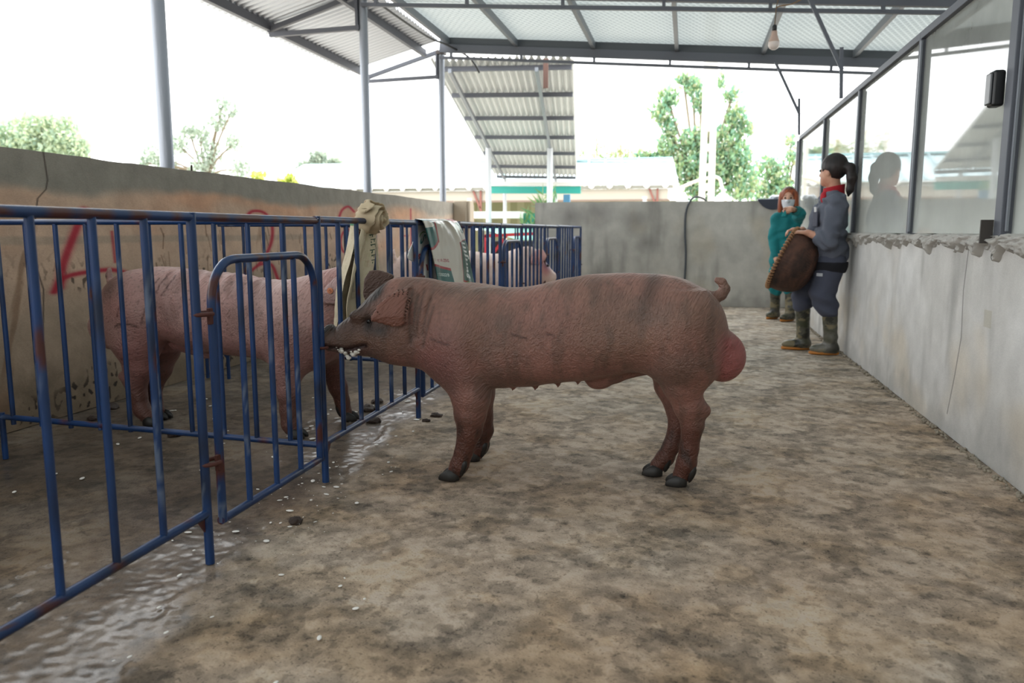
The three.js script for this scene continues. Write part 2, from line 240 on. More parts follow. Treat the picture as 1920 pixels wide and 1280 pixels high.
{
  const mk = (seed, W, H, a, b, c, d, tw, extra) => { const f = concreteWall(seed, a, b, c, d); return canvasTex(tw, 512, (g, w, h) => { const im = g.createImageData(w, h); for (let py = 0; py < h; py++) for (let px = 0; px < w; px++) { const col = f(px / w, 1 - py / h, W, H), i = (py * w + px) * 4; im.data[i] = clamp(col[0], 0, 255); im.data[i + 1] = clamp(col[1], 0, 255); im.data[i + 2] = clamp(col[2], 0, 255); im.data[i + 3] = 255; } g.putImageData(im, 0, 0); g.lineCap = 'round'; extra?.(g, (m) => (m / W) * w, (y) => (1 - y / H) * h); }); };
  const back = mk(200, 6.7, 1.4, [166, 164, 157], [126, 124, 119], [180, 178, 171], [178, 168, 148], 2048, (g, X, Y) => {
    g.strokeStyle = 'rgba(228,226,220,.75)'; g.lineWidth = 3; for (const y of [1.04, 0.88]) { g.beginPath(); g.arc(X(0.12), Y(y), 16, PI, 2 * PI); g.stroke(); }
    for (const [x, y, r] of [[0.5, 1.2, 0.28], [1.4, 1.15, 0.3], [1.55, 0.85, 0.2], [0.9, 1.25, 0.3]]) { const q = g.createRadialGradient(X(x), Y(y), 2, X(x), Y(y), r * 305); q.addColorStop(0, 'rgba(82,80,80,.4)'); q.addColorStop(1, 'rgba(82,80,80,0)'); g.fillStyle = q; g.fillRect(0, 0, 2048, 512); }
  });
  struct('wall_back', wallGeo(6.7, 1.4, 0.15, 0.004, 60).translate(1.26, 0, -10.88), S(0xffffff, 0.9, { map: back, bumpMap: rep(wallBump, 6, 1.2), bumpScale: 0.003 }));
  const right = mk(300, 15, 0.97, [190, 188, 184], [152, 150, 146], [202, 201, 199], [194, 180, 158], 2048, (g, X, Y) => {
    g.strokeStyle = 'rgba(60,58,54,.7)'; g.lineWidth = 1.1; g.beginPath(); [[-4.06, 0.93], [-4.09, 0.72], [-4.07, 0.5], [-4.12, 0.3], [-4.18, 0.1]].forEach(([z, y], i) => (i ? g.lineTo(X(z + 11), Y(y)) : g.moveTo(X(z + 11), Y(y)))); g.stroke();
    g.fillStyle = 'rgba(158,150,128,.4)'; g.fillRect(X(7.2), Y(0.66), 12, 40);
  });
  struct('wall_right', wallGeo(15, 0.97, 0.14, 0.004, 120).rotateY(-PI / 2).translate(1.36, 0, -3.5), S(0xffffff, 0.88, { map: right, bumpMap: rep(wallBump, 12, 0.8), bumpScale: 0.003 }));
  // smeared mortar bed along the top of the right wall
  const pos = [], uv = [], idx = [], N = 1100, M = 22, z0 = 2, z1 = -10.3;
  for (let i = 0; i <= N; i++) for (let j = 0; j <= M; j++) {
    const z = mix(z0, z1, i / N), v = j / M, sm = fbm(z * 5 + v * 3, v * 2, 8, 4), lip = 0.035 + 0.16 * Math.abs(fbm(z * 4.2, 1, 2, 5));
    let x, y; // profile: from the window sill, over the edge, down the face
    if (v < 0.4) { x = mix(1.40, 1.275, v / 0.4); y = 0.985 + 0.035 * sm; } else { const t = (v - 0.4) / 0.6; x = 1.275 - 0.022 * Math.sin(t * PI * 0.8) + 0.034 * t * t * 0.9 - 0.05 * fbm(z * 9 + t * 4, t * 2.5 + z * 3, 3, 5) - 0.016 * Math.abs(n3(z * 22, t * 3, 5)); y = 0.985 - t * lip * 1.25 + 0.02 * sm * (1 - t); if (t > 0.98) x = 1.295; }
    pos.push(x, y, z); uv.push(z, v * 0.3);
  }
  for (let i = 0; i < N; i++) for (let j = 0; j < M; j++) { const a = i * (M + 1) + j; idx.push(a, a + 1, a + M + 1, a + 1, a + M + 2, a + M + 1); }
  const g = new THREE.BufferGeometry(); g.setAttribute('position', new THREE.Float32BufferAttribute(pos, 3)); g.setAttribute('uv', new THREE.Float32BufferAttribute(uv, 2)); g.setIndex(idx); g.computeVertexNormals();
  struct('trim_1', g, S('#a9a6a0', 0.92, { bumpMap: wallBump, bumpScale: 0.012 }));
  // short return and pillar at the far end of the left wall
  solo('concrete_pillar', merge([rbox(0.2, 1.44, 0.26, 0.02, -3.2, 0.72, -11.0), rbox(0.05, 1.44, 0.22, 0.02, -3.08, 0.72, -11.0)]), S('#b9ab97', 0.9, { bumpMap: wallBump, bumpScale: 0.004 }), 'short pale concrete pillar where the left wall ends, beside the gap to the yard', 'pillar');
  // unseen enclosing walls; side room and its ceiling added to stay dark behind the glass
  struct('wall_outer', wallGeo(15, 2.14, 0.15, 0, 20).rotateY(-PI / 2).translate(4.75, 0, -3.5), S('#7b7a74', 0.9));
  struct('wall_added_room', box(3.3, 2.12, 0.12, 3.05, 1.06, -10.55), S('#7b7a74', 0.9)); struct('wall_added_room_rear', box(3.3, 2.12, 0.12, 3.05, 1.06, 2.3), S('#7b7a74', 0.9)); struct('ceiling_added_room', box(3.35, 0.05, 13.0, 3.06, 2.145, -4.1), S('#7b7a74', 0.9));
  struct('wall_rear', wallGeo(8.3, 2.0, 0.15, 0.004, 20).translate(0.65, 0, 4.1), S('#a5a39c', 0.9));
}

// ---------------------------------------------------------------- glazed partition on the right wall
{
  const glass = P(0xd6dad4, 0.03, { transmission: 0.62, ior: 1.52 }), dusty = dataTex(256, 256, (u, v) => mix(0.42, 0.66, sstep(0.1, 0.75, v)) + 0.25 * (tfbm(u, v, 5, 90, 5) - 0.5) - 0.2 * sstep(0.2, 0.0, v), false, THREE.ClampToEdgeWrapping);
  glass.transmissionMap = dusty; glass.transmission = 0.9;
  const zs = [2.2, 0.4, -1.9, -3.7, -5.17, -6.87, -8.52, -10.34], x = 1.315;
  for (let i = 0; i + 1 < zs.length; i++) {
    const w = structGroup('window_' + (i + 1)), a = zs[i], b = zs[i + 1], m = (a + b) / 2, L = a - b, t = i === 2 ? 0.075 : 0.042;
    part('pane', new THREE.PlaneGeometry(L - 0.03, 1.13).rotateY(-PI / 2), glass, w, [x + 0.004, 1.555, m]);
    part('frame_top', rbox(0.045, 0.045, L, 0.004), greySteel, w, [x, 2.135, m]);
    part('mullion', rbox(i === 2 ? 0.06 : 0.045, 1.14, t, 0.004), greySteel, w, [x - (i === 2 ? 0.01 : 0), 1.545, b]);
    part('glazing_bead', rbox(0.012, 1.1, 0.014, 0.002), steelMat, w, [x - 0.02, 1.55, b + t / 2 + 0.012]);
  }
  const end = structGroup('trim_2'); part('end_post', rbox(0.07, 2.1, 0.09, 0.005), S('#8d9093', 0.7), end, [x, 1.06, -10.42]);
  // torn mortar-filled brackets at the foot of two mullions
  solo('steel_bracket', merge([rbox(0.05, 0.1, 0.012, 0.002, 0, 0, 0), rbox(0.012, 0.1, 0.06, 0.002, 0.02, 0, -0.03)]), S('#3c3733', 0.6), 'small dark steel angle bracket at the foot of the thick window mullion', 'bracket').position.set(1.25, 1.0, -3.74);
  const box_ = thing('junction_box', 'small black plastic box fixed to the thick window mullion', 'box', [1.262, 1.6, -3.8]);
  part('housing', rbox(0.05, 0.15, 0.07, 0.012), S('#17181a', 0.35), box_); part('lid', rbox(0.012, 0.13, 0.06, 0.006), S('#3a3d40', 0.3), box_, [-0.028, 0, 0]);
  const brace = (z, label) => {
    const g = thing('steel_brace', label, 'brace', [1.27, 2.15, z]);
    part('hanger', bar([0, 0, 0], [-0.02, 0.43, 0], 0.016, 0.03), greySteel, g); part('strut', bar([-0.005, 0.24, 0], [-0.31, 0.86, 0], 0.03, 0.03), greySteel, g);
  };
  brace(-7.49, 'grey steel strut running from the window frame up towards the hanging bulb'); brace(-10.16, 'thin steel strut above the far end of the window frame');
}

// ---------------------------------------------------------------- roof
const roofY = (x) => 3.335 - 0.08 * x; // underside of the main roof
const corr = (len, run, pitch, amp, sub = 8) => { // corrugated sheet: waves along x (len), flat along z (run), y up
  const n = Math.round((len / pitch) * sub), g = new THREE.PlaneGeometry(len, run, n, 6).rotateX(-PI / 2), p = g.attributes.position;
  for (let i = 0; i < p.count; i++) { const q = Math.sin((p.getX(i) / pitch) * 2 * PI); p.setY(i, amp * Math.sign(q) * Math.pow(Math.abs(q), 0.45)); }
  g.computeVertexNormals(); return g;
};
const purlinMat = S(0x6f747a, 0.5, { metalness: 0.25 });
{
  const foil = canvasTex(256, 256, (g) => {
    g.fillStyle = '#b3b8b8'; g.fillRect(0, 0, 256, 256);
    for (let j = 0; j < 4; j++) for (let i = -1; i < 4; i++) { const x = i * 64 + (j % 2) * 32, y = j * 64; g.strokeStyle = 'rgba(246,248,248,.9)'; g.lineWidth = 5; g.beginPath(); g.moveTo(x + 4, y + 6); g.lineTo(x + 40, y + 54); g.stroke(); g.fillStyle = 'rgba(120,128,132,.75)'; g.beginPath(); g.moveTo(x + 46, y + 14); g.lineTo(x + 70, y + 20); g.lineTo(x + 62, y + 36); g.lineTo(x + 38, y + 30); g.fill(); }
  });
  const foilB = rep(foil, 1, 1); foil.wrapS = foil.wrapT = foilB.wrapS = foilB.wrapT = THREE.RepeatWrapping;
  const foilMat = P(0xd9dedd, 0.55, { map: foil, transmission: 0.39, bumpMap: foilB, bumpScale: 0.003 }); foilMat.roughness = 0.9;
  const c = structGroup('ceiling');
  const zs = [4.2, 2.9, 1.6, 0.3, -1.0, -2.3, -3.6, -4.9, -6.2, -7.5, -8.85, -10.6];
  for (let i = 0; i + 1 < zs.length; i++) {
    const L = zs[i] - zs[i + 1] + 0.03, W = 8.3, g = new THREE.PlaneGeometry(W, L, 40, 8).rotateX(-PI / 2), p = g.attributes.position, u = g.attributes.uv;
    for (let k = 0; k < p.count; k++) { const x = p.getX(k) + 0.9, z = p.getZ(k); p.setXYZ(k, x, roofY(x) + 0.012 + 0.012 * fbm(x * 1.5, z * 2 + i, 3, 3) + (i % 2) * 0.006, z + (zs[i] + zs[i + 1]) / 2); u.setXY(k, x / 0.3, (z + i * 0.7) / 0.3); }
    g.computeVertexNormals(); part('insulation_sheet', g, foilMat, c);
  }
  for (const x of [-3.24, -2.3, -1.27, -0.21, 0.845, 1.913, 3.0, 4.05, 4.9]) part('purlin', bar([x, roofY(x) - 0.045, 4.2], [x, roofY(x) - 0.045, -10.6], 0.045, 0.085), purlinMat, c);
  // lattice rafters carried by the columns
  [-10.53, -7.9, -4.6, -1.3, 2.0].forEach((z, i) => {
    const t = thing('roof_girder', ['slender grey lattice girder at the far open end of the shed roof', 'grey lattice girder nearer the camera, its lower chord crossing above the hanging bulb', 'grey lattice girder overhead on the nearest post', 'grey lattice girder above the camera', 'grey lattice girder behind the camera'][i], 'girder', [0, 0, z]);
    const y1 = (x) => roofY(x) - 0.145, y0 = (x) => (i ? 3.075 : 3.07) - (i ? 0.072 : 0.08) * x;
    part('top_chord', bar([-3.36, y1(-3.36), 0], [4.9, y1(4.9), 0], 0.05, 0.105), greySteel, t);
    if (!i) part('shaded_edge', bar([-3.36, y1(-3.36) + 0.1, -0.03], [4.9, y1(4.9) + 0.1, -0.03], 0.04, 0.1), S('#4d5156', 0.6), t);  // band above the chord, its shadow put into a darker grey
    part('bottom_chord', bar([-3.36, y0(-3.36), 0], [4.9, y0(4.9), 0], 0.035, 0.035), greySteel, t);
    for (let x = -3.2; x < 4.9; x += 0.97) part('spacer', bar([x, y0(x), 0], [x, y1(x), 0], 0.045, 0.03), greySteel, t);
  });
  // lean-to roof over the left side
  const ly = (x) => 3.5 + (x + 3.32) * 0.262, sheetMat = S('#c6ccd4', 0.36, { metalness: 0.65 });
  const lr = thing('lean_to_roof', 'corrugated grey metal lean-to roof sloping down over the left wall', 'roof', [-3.97, ly(-3.97) + 0.02, -3.2]);
  for (let k = 0; k < 12; k++) {
    const g = corr(1.26, 1.35, 0.1, 0.022, 14).rotateY(PI / 2).rotateZ(Math.atan(0.262)); part('roof_sheet', g, sheetMat, lr, [0, (k % 2) * 0.004 - 0.002, 6.68 - 1.2 * k]);
  }
  for (const x of [-4.43, -3.56]) part('purlin', bar([x + 3.97, ly(x) - ly(-3.97) - 0.065, 7.4], [x + 3.97, ly(x) - ly(-3.97) - 0.065, -7.28], 0.05, 0.09), greySteel, lr);
  // columns and their brackets
  [[-10.62, 'farthest of the three round grey steel posts on the left wall, below the roof corner'], [-7.96, 'middle of the three round grey steel posts on the left wall'], [-4.63, 'nearest round grey steel post on the left wall, standing against open sky']].forEach(([z, label]) => {
    const t = thing('steel_post', label, 'post', [-3.37, 1.39, z]);
    part('shaft', new THREE.CylinderGeometry(0.045, 0.045, 2.03, 20).translate(0, 1.015, 0), P(0x8d929a, 0.42, { metalness: 0.55, bumpMap: wallBump, bumpScale: 0.002 }), t);
    part('head_plate', rbox(0.12, 0.05, 0.12, 0.004, 0, 2.03, 0), S('#4a4340', 0.6), t);
    part('bracket_strut', bar([-0.02, 2.04, 0.03], [-1.08, 1.74, 0.03], 0.045, 0.05), greySteel, t);
    part('bracket_tie', bar([-0.03, 1.71, 0.03], [-1.06, 1.69, 0.03], 0.045, 0.045), greySteel, t);
    part('bracket_plate', rbox(0.03, 0.36, 0.05, 0.004, -0.055, 1.86, 0.03), greySteel, t);
  });
  solo('black_cable', tube([[-3.3, 3.42, -7.4], [-3.28, 3.40, -8.2], [-3.22, 3.37, -9.1], [-3.24, 3.42, -9.9], [-3.2, 3.45, -10.3], [-3.0, 3.36, -10.7], [-2.92, 3.26, -10.75], [-2.88, 3.17, -10.8]], 0.013, 90, 7), S('#15181a', 0.5), 'black cable drooping along the seam between the two roofs to the corner post', 'cable');
  const lamp = thing('hanging_bulb', 'unlit white light bulb hanging from a cord under the roof girder', 'bulb', [0.72, 2.66, -7.84]);
  part('diffuser', new THREE.LatheGeometry([[0, 0], [0.02, 0.002], [0.042, 0.018], [0.052, 0.045], [0.05, 0.068]].map(([x, y]) => new THREE.Vector2(x, y)), 28), P(0xe8dcd6, 0.35, { transmission: 0.2 }), lamp);
  part('neck', new THREE.LatheGeometry([[0.05, 0.068], [0.042, 0.09], [0.028, 0.13], [0.025, 0.165], [0.0, 0.165]].map(([x, y]) => new THREE.Vector2(x, y)), 24), S('#b79c8e', 0.5), lamp);
  part('socket', new THREE.LatheGeometry([[0.0, 0.225], [0.014, 0.22], [0.021, 0.205], [0.021, 0.165], [0, 0.165]].map(([x, y]) => new THREE.Vector2(x, y)), 20), S('#141414', 0.5), lamp);
  part('cord', tube([[0, 0.22, 0], [0.004, 0.3, 0], [0.008, 0.38, 0.01], [0.02, 0.44, 0.02]], 0.006, 12, 6), S('#6b5b4a', 0.7), lamp);
  part('cord_tie', tube([[0.0, 0.36, 0.035], [0.04, 0.375, 0.035], [0.12, 0.38, 0.04], [0.22, 0.42, 0.03]], 0.005, 16, 6), S('#8a6a48', 0.7), lamp);
}

// ---------------------------------------------------------------- blue pipe pens
const BLUE = lin('#0e2d55'), BLUED = lin('#09192f'), RED = lin('#47201c'), CHIP = lin('#8a95a0'), BLUEL = lin('#123768');
function pipePaint(g, seed, redAt = 0, axis = 'y') {
  return paint(g, (x, y, z) => {
    const t = axis === 'y' ? y : axis === 'z' ? z : x, k = fbm(x * 9 + seed * 3.1, y * 5, z * 5 + seed, 4);
    let c = mix3(BLUE, BLUEL, clamp(0.4 + 1.6 * k)); c = mix3(c, BLUED, sstep(0.02, 0.4, fbm(x * 6 + seed, t * 3, z * 6 + 7, 3)));
    if (redAt) { const r = fbm(t * 7, seed * 1.7, x * 30 + z * 30, 3); c = mix3(c, RED, sstep(0.02, 0.1, r + redAt)); }
    c = mix3(c, RED, sstep(0.3, 0.36, fbm(x * 8 + seed * 5, t * 4, z * 8, 3)));
    return mix3(c, CHIP, 0.3 * sstep(0.33, 0.36, n3(x * 50 + seed * 9, y * 22, z * 50)) * sstep(0.1, 0.25, fbm(y * 3 + seed * 5, x * 3, z * 3, 2)));
  });
}
const upright = (h, r, seed, red = 0) => pipePaint(new THREE.CylinderGeometry(r, r, h, 10, 40).translate(0, h / 2, 0), seed, red);
const railG = (a, b, r, seed, red = 0, axis = 'z') => pipePaint(rod(a, b, r, 10, Math.ceil(V(...a).distanceTo(V(...b)) * 30)), seed, red, axis);
const FX = -1.39, TOP = 1.042, LOW = 0.16, corners = [-0.884, -2.784, -4.684, -6.584, -8.484, -10.384];
const barGeos = [0, 1, 2, 3].map((s) => upright(TOP - LOW, 0.0104, s + 1)), barRed = upright(TOP - LOW, 0.0104, 9, 0.0);
const gateBars = [0, 1].map((s) => upright(0.795, 0.0102, s + 21)), postGeos = [upright(TOP + 0.012, 0.0142, 31, -0.05), upright(TOP + 0.012, 0.0142, 32, 0.0)];
const where = ['in the lower left foreground', 'running behind the snout of the big boar', 'behind the boar back, with the draped sack', 'third along the aisle towards the far wall', 'at the far end of the pen row'];
const latchGeo = merge([new THREE.TorusGeometry(0.026, 0.007, 7, 16, PI * 1.5).rotateX(PI / 2).scale(1, 1, 1.5), rod([0.0, -0.05, 0.036], [0.0, 0.02, 0.036], 0.007), rbox(0.012, 0.05, 0.03, 0.003, 0, -0.01, -0.03)]);
corners.slice(0, 5).forEach((c, i) => {
  const dy = i * 0.004, p = thing('pen_fence', 'blue pipe pen fence panel ' + where[i], 'fence', [FX, dy, c]);
  part('top_rail', railG([0, TOP, 0.02], [0, TOP, -1.9], 0.0132, 40 + i, i === 0 ? 0.06 : i > 2 ? 0.0 : -0.06), blueMat, p);
  part('bottom_rail', railG([0, LOW, 0], [0, LOW, -1.116], 0.0135, 50 + i, -0.2), blueMat, p);
  for (let k = 1; k <= 5; k++) part('bar', i === 0 && k === 3 ? barRed : i === 2 && k > 3 ? barRed : barGeos[(k + i) % 4], blueMat, p, [0, LOW, -0.183 * k]);
  part('post', postGeos[i % 2], blueMat, p, [0, 0, 0]); part('post', postGeos[(i + 1) % 2], blueMat, p, [0, 0, -1.116]);
  for (const z of [0, -1.116]) { const s = new THREE.Shape([new THREE.Vector2(0, 0), new THREE.Vector2(0.055, 0), new THREE.Vector2(0, -0.075)]); part('gusset', pipePaint(new THREE.ExtrudeGeometry(s, { depth: 0.006, bevelEnabled: false }).rotateY(z ? -PI / 2 : PI / 2).translate(0, LOW, 0), 60, 0.3), blueMat, p, [0, 0, z]); }
  const gt = thing('pen_gate', 'small arched blue pipe gate ' + ['closest to the camera, left of the boar snout', 'half hidden under the draped white sack', 'behind the middle of the boar back', 'second from the far end of the pens', 'at the far end of the pen row'][i], 'gate', [FX + 0.002, dy, c - 1.19]);
  const L = 0.665, r = 0.13, arch = []; for (let k = 0; k <= 8; k++) { const a = (k / 8) * PI / 2; arch.push([0, 0.915 - r + r * Math.sin(a), -r + r * Math.cos(a)]); }
  const curve = new THREE.CurvePath(); const pl = [[0, 0.105, 0], ...arch, ...arch.slice().reverse().map(([x, y, z]) => [x, y, -L - z]), [0, 0.105, -L]].map((q) => V(...q)); for (let k = 0; k + 1 < pl.length; k++) curve.add(new THREE.LineCurve3(pl[k], pl[k + 1]));
  part('gate_frame', pipePaint(new THREE.TubeGeometry(curve, 120, 0.0138, 10), 70 + i, -0.12), blueMat, gt);
  part('bottom_rail', railG([0, 0.112, 0.012], [0, 0.112, -L - 0.012], 0.013, 80 + i, -0.2), blueMat, gt);
  for (let k = 0; k < 3; k++) part('bar', gateBars[k % 2], blueMat, gt, [0, 0.11, -0.157 - 0.176 * k]);
  for (const y of [0.76, 0.31]) part('latch', latchGeo, rustMat, gt, [0.004, y, 0.04]);
  for (const y of [0.5]) part('hinge', merge([new THREE.TorusGeometry(0.022, 0.006, 6, 14).rotateX(PI / 2), rbox(0.008, 0.02, 0.05, 0.002, 0, 0, -0.03)]), rustMat, gt, [0, y + 0.05, -L - 0.045]);
});
{ // end post and the cross fences between pens
  corners.slice(1).forEach((z, i) => {
    const t = thing('cross_fence', 'blue pipe cross fence between pens ' + ['nearest the camera, in front of the pink pig', 'behind the pink pig', 'in front of the white pig', 'behind the white pig', 'closing the last pen by the far wall'][i], 'fence', [FX, i * 0.004, z]);
    const n = i === 0 ? 14 : 11, L = i === 0 ? 1.9 : 1.66;
    part('top_rail', railG([0, TOP - 0.003, 0], [-L, TOP - 0.003, 0], 0.0125, 90 + i, -0.25, 'x'), blueMat, t);
    part('bottom_rail', railG([0, LOW - 0.005, 0], [-L, LOW + 0.04, 0], 0.0125, 95 + i, -0.2, 'x'), blueMat, t);
    for (let k = 1; k <= n && k * 0.1485 < L; k++) part('bar', barGeos[(k + i) % 4], blueMat, t, [-0.148 * k, LOW, 0]);
    for (const x of i ? [-L + 0.02, -L - 0.14] : [-1.54]) { part('leg', upright(0.21, 0.0125, 100 + i), blueMat, t, [x, 0, 0]); const s = new THREE.Shape([new THREE.Vector2(0, 0), new THREE.Vector2(-0.06, 0), new THREE.Vector2(0, -0.075)]); part('gusset', pipePaint(new THREE.ExtrudeGeometry(s, { depth: 0.006, bevelEnabled: false }).translate(0, 0.205, 0), 61), blueMat, t, [x, 0, 0]); }
    if (i) part('end_rail', railG([-L, LOW + 0.04, 0], [-L - 0.2, LOW + 0.045, 0], 0.0125, 99, -0.2, 'x'), blueMat, t);
    if (i === 4) part('post', postGeos[0], blueMat, t, [0, 0, 0]);
  });
}

// ---------------------------------------------------------------- pigs
const BT=[0.615,0.623,0.641,0.663,0.688,0.717,0.745,0.770,0.791,0.807,0.815,0.817,0.816,0.814,0.811,0.806,0.799,0.792,0.786,0.781,0.779,0.778,0.777,0.777,0.777,0.777,0.776,0.775,0.774,0.775,0.777,0.781,0.786,0.791,0.798,0.804,0.810,0.815,0.819,0.823,0.827,0.830,0.832,0.833,0.835,0.836,0.836,0.837,0.837,0.837,0.836,0.835,0.833,0.829,0.824,0.815,0.802,0.787,0.772,0.753,0.727,0.694,0.648,0.590];
const BB=[0.541,0.522,0.513,0.509,0.504,0.500,0.498,0.494,0.485,0.474,0.466,0.458,0.450,0.441,0.429,0.413,0.394,0.377,0.366,0.361,0.360,0.360,0.359,0.359,0.359,0.358,0.359,0.362,0.366,0.370,0.372,0.374,0.376,0.380,0.384,0.388,0.392,0.395,0.398,0.400,0.402,0.406,0.411,0.418,0.424,0.430,0.436,0.443,0.450,0.457,0.464,0.466,0.465,0.463,0.462,0.461,0.462,0.464,0.470,0.481,0.495,0.512,0.538,0.572];
const BW=[0.055,0.059,0.062,0.066,0.071,0.078,0.087,0.097,0.108,0.118,0.128,0.137,0.145,0.152,0.158,0.164,0.170,0.175,0.180,0.185,0.189,0.193,0.196,0.198,0.198,0.198,0.197,0.196,0.196,0.196,0.196,0.197,0.197,0.198,0.199,0.199,0.200,0.200,0.200,0.200,0.200,0.200,0.200,0.200,0.200,0.201,0.201,0.202,0.202,0.203,0.203,0.203,0.201,0.198,0.194,0.189,0.184,0.175,0.163,0.148,0.129,0.108,0.085,0.060];
const PT=[0.536,0.587,0.629,0.664,0.693,0.716,0.736,0.754,0.770,0.783,0.796,0.807,0.814,0.818,0.821,0.821,0.821,0.819,0.817,0.813,0.809,0.806,0.803,0.800,0.797,0.795,0.793,0.792,0.790,0.788,0.785,0.780,0.775,0.770,0.765,0.762,0.760,0.760,0.761,0.764,0.768,0.773,0.780,0.788,0.798,0.806,0.813,0.820,0.826,0.829,0.827,0.819,0.799,0.770,0.737,0.699,0.661,0.626,0.596,0.573];
const PB=[0.500,0.439,0.403,0.385,0.377,0.376,0.377,0.378,0.381,0.388,0.399,0.411,0.424,0.435,0.442,0.443,0.440,0.434,0.424,0.414,0.403,0.394,0.388,0.384,0.381,0.378,0.377,0.375,0.373,0.372,0.370,0.368,0.366,0.364,0.361,0.355,0.343,0.331,0.325,0.323,0.322,0.326,0.336,0.350,0.363,0.376,0.388,0.400,0.412,0.421,0.427,0.432,0.436,0.439,0.442,0.447,0.452,0.459,0.471,0.489];
const PW=[0.051,0.080,0.105,0.125,0.140,0.153,0.163,0.172,0.180,0.185,0.188,0.190,0.190,0.190,0.190,0.190,0.190,0.189,0.189,0.188,0.188,0.187,0.186,0.186,0.186,0.186,0.186,0.187,0.188,0.188,0.189,0.189,0.190,0.190,0.190,0.190,0.190,0.190,0.188,0.186,0.183,0.178,0.173,0.168,0.163,0.158,0.153,0.148,0.143,0.137,0.131,0.125,0.118,0.111,0.103,0.093,0.084,0.074,0.064,0.055];
const skinBump = dataTex(512, 512, (u, v) => 0.5 + 0.5 * (tnoise(u, v, 130, 4) - 0.5) + 0.5 * (tnoise(u * 1, v, 60, 8) - 0.5) + 0.6 * (tfbm(u, v, 14, 13, 4) - 0.5), false);
const pigMat = P(0xffffff, 0.55, { vertexColors: true, bumpMap: skinBump, bumpScale: 0.004, sheen: 0.35, sheenColor: new THREE.Color(0xd9b8a4), sheenRoughness: 0.5 });
function loft(x0, x1, T, B, W, snout) { // returns d(x, y, w): the trunk between two profiles
  const n = T.length - 1, at = (A, t) => { const i = Math.min(Math.floor(t), n - 1); return mix(A[i], A[i + 1], t - i); };
  return (x, y, w) => {
    const q = clamp(x, x0, x1), t = ((q - x0) / (x1 - x0)) * n, a = at(T, t), b = at(B, t), hw = at(W, t), hy = (a - b) / 2, cy = (a + b) / 2, e = 2.35;
    const u = Math.abs((y - cy) / hy), v = Math.abs(w / hw) / (1 - 0.12 * clamp((y - cy) / hy, -1, 1)), r = Math.pow(Math.pow(u, e) + Math.pow(v, e), 1 / e);
    const d = (r - 1) * Math.min(hy, hw) * 0.95, dx = Math.abs(x - q);
    return dx > 0 ? Math.hypot(Math.max(d, 0), dx) + (d < 0 ? 0 : 0) : d < 0 ? Math.max(d, -Math.min(q - x0, x1 - q) - 1e-4) : d;
  };
}
function claws(parent, feet, dir) { // hooves: two claws and two dewclaws per foot; feet = [x, z, height of dewclaw]
  const cl = new THREE.SphereGeometry(1, 18, 12), p = cl.attributes.position;
  for (let i = 0; i < p.count; i++) { const x = p.getX(i), y = Math.max(p.getY(i), -0.3), t = (1 + x) / 2; p.setXYZ(i, x * 0.043, (y + 0.3) * 0.036 * (0.7 + 0.5 * t), p.getZ(i) * 0.021 * Math.min(1, 0.4 + t)); } // toe towards -x
  cl.computeVertexNormals(); const g = dir > 0 ? cl : cl.clone().rotateY(PI);
  const dw = new THREE.LatheGeometry([[0, 0.036], [0.009, 0.033], [0.014, 0.022], [0.0155, 0.008], [0.013, -0.012], [0.007, -0.03], [0, -0.038]].reverse().map(([a, b]) => new THREE.Vector2(a, b)), 14).scale(1, 1, 0.85).rotateZ(-dir * 0.25);
  for (const [x, z, sp = 0.024] of feet) { for (const s of [-1, 1]) { part('hoof', g, hoofMat, parent, [x - dir * 0.012, 0.001, z + s * sp], [0, s * 0.1, 0]); part('dewclaw', dw, hoofMat, parent, [x + dir * 0.047, 0.054, z + s * 0.021]); } }
}
